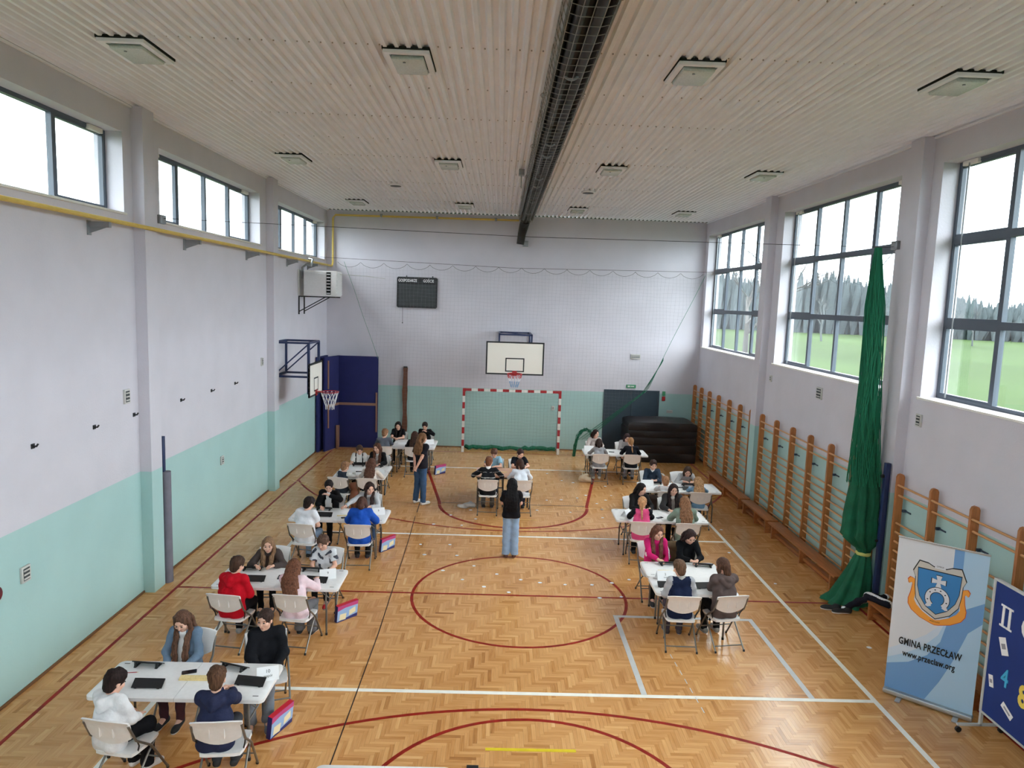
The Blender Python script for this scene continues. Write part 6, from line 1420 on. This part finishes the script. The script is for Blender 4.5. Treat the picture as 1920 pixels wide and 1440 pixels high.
seat(2.83, 0.10, 184, 'person in a black long-sleeved top with straight dark hair parted in the middle', 'black long-sleeved pupil on the right', NEAR, top=(20, 21, 25), hair=(52, 40, 42), style='long_back', lean=0.16, hp=0.50, hyaw=0.15, hands=('table_in', 'table_in'), s=0.95, collar=True, trousers=BLK_T)
# ---- right table 2
seat(2.41, 1.84, -6, 'person in a pink vest over black sleeves with a fair ponytail, seen from behind', 'pink vest pupil', MID, top=(222, 84, 134), sleeves=(28, 28, 34), hair=(190, 152, 116), style='pony', lean=0.14, hp=0.3, hyaw=-0.1, hands=('table', 'table'), s=0.94, trousers=BLK_T, bulk=0.01)
seat(3.26, 1.82, -2, 'person in a sage green top with long light brown hair, seen from behind', 'sage green top pupil', MID, top=(134, 152, 140), hair=(136, 104, 80), style='long_back', lean=0.22, hp=0.35, hyaw=-0.1, hands=('table', 'table'), s=0.99, bulk=0.02, trousers=BLK_T)
seat(2.56, 3.02, 186, 'person in black with very long black hair in profile at the second right table', 'very long black hair pupil', MID, top=(34, 32, 33), hair=(30, 24, 25), style='xlong', lean=0.24, hp=0.20, hyaw=0.8, hands=('table', 'table_in'), s=0.98, trousers=(120, 84, 60))
seat(3.27, 2.98, 178, 'person in a dark grey blazer with long dark hair writing at the second right table', 'dark blazer pupil', MID, top=(58, 56, 58), hair=(44, 34, 36), style='long_front', lean=0.18, hp=0.20, hyaw=0.1, hands=('table_in', 'table'), s=0.98, bulk=0.012, top_fn=opened, extra_mats=[cloth(196, 190, 186)], trousers=BLK_T)
# ---- right table 3
seat(3.42, 4.10, -4, 'small fair-haired person almost hidden behind the dark blazer pupil', 'small fair-haired boy by the wall bars', MID, top=(196, 194, 196), hair=(160, 124, 96), style='short', lean=0.22, hp=0.4, hyaw=0.1, hands=('table', 'table'), s=0.74, trousers=(60, 60, 66))
seat(4.16, 4.08, -6, 'small person in a pale blue top with fair hair by the wall bars', 'pale blue top child', MID, top=(120, 156, 186), hair=(172, 142, 108), style='long', lean=0.20, hp=0.4, hyaw=0.2, hands=('table', 'table'), s=0.76, trousers=(52, 70, 92))
seat(3.36, 5.40, 178, 'person in a navy jumper with dark hair leaning on folded arms', 'navy jumper boy', MID, top=(54, 66, 84), hair=(60, 44, 42), style='short', lean=0.28, hp=0.20, hyaw=0.1, hands=('table_in', 'table_in'), s=0.96, collar=True, top_fn=lambda l, t_, m: np.where(t_ == 8, 2, m), extra_mats=[WH], trousers=BLK_T)
seat(4.14, 5.38, 184, 'person in a light grey sweater bowed low over the table by the wall bars', 'bowed grey sweater pupil', MID, top=(178, 178, 180), hair=(70, 56, 48), style='bob', lean=0.55, hp=0.45, hyaw=-0.2, hands=('table', 'table'), s=0.97, trousers=BLK_T)
# ---- right table 4
seat(2.42, 7.82, 2, 'person in a grey top with dark bobbed hair, seen from behind, before the mat stack', 'grey top pupil before the mats', FAR, top=(150, 148, 152), hair=(52, 40, 40), style='bob', lean=0.30, hp=0.3, hyaw=-0.1, hands=('table', 'table'), s=0.90, trousers=(140, 140, 144), shoes=((210, 206, 200), (230, 230, 230)))
seat(3.32, 7.84, -4, 'person in black with fair clipped-up hair, seen from behind, before the mat stack', 'black top pupil before the mats', FAR, top=(26, 26, 34), hair=(164, 128, 92), style='pony', lean=0.26, hp=0.5, hyaw=0.2, hands=('table', 'table'), s=0.99, trousers=(150, 156, 170))
seat(2.44, 9.02, 178, 'person in a beige top with long dark hair in profile near the net bundle', 'beige top pupil near the net', FAR, top=(196, 182, 178), hair=(48, 36, 38), style='long_back', lean=0.14, hp=0.10, hyaw=0.7, hands=('table', 'table'), s=0.97, trousers=BLK_T)
seat(3.34, 9.0, 182, 'person in a greyish sweater bowed at the table before the mat stack', 'greyish sweater pupil before the mats', FAR, top=(174, 166, 166), hair=(58, 42, 46), style='bob', lean=0.34, hp=0.45, hyaw=0.1, hands=('table_in', 'table_in'), s=0.97, trousers=BLK_T)
# ---- two standing women
person((-0.13, 1.80, 0), 0.0, 'person standing in mid hall in black T-shirt and light blue jeans, long black hair', top=(24, 23, 28), sleeve='short', hair=(20, 18, 22), style='xlong', s=0.915, stand=True, lean=0.02, hp=0.35, hands=('front', 'front'), trousers=(146, 170, 200), wide=0.03, bulk=0.006, shoes=((96, 60, 56), (120, 80, 70)), **MID)
person((-2.27, 5.17, 0), math.radians(-35), 'person standing with hands clasped behind, black T-shirt, dark jeans, brown to blond hair', top=(34, 32, 40), sleeve='short', hair=(118, 90, 66), style='long', s=1.04, stand=True, lean=0.03, hp=0.1, hyaw=-0.5, hands=('behind', 'behind'), trousers=(62, 88, 122), wide=0.015, bulk=0.006, shoes=((225, 225, 225), (235, 235, 235)), feet=0.03, **MID)
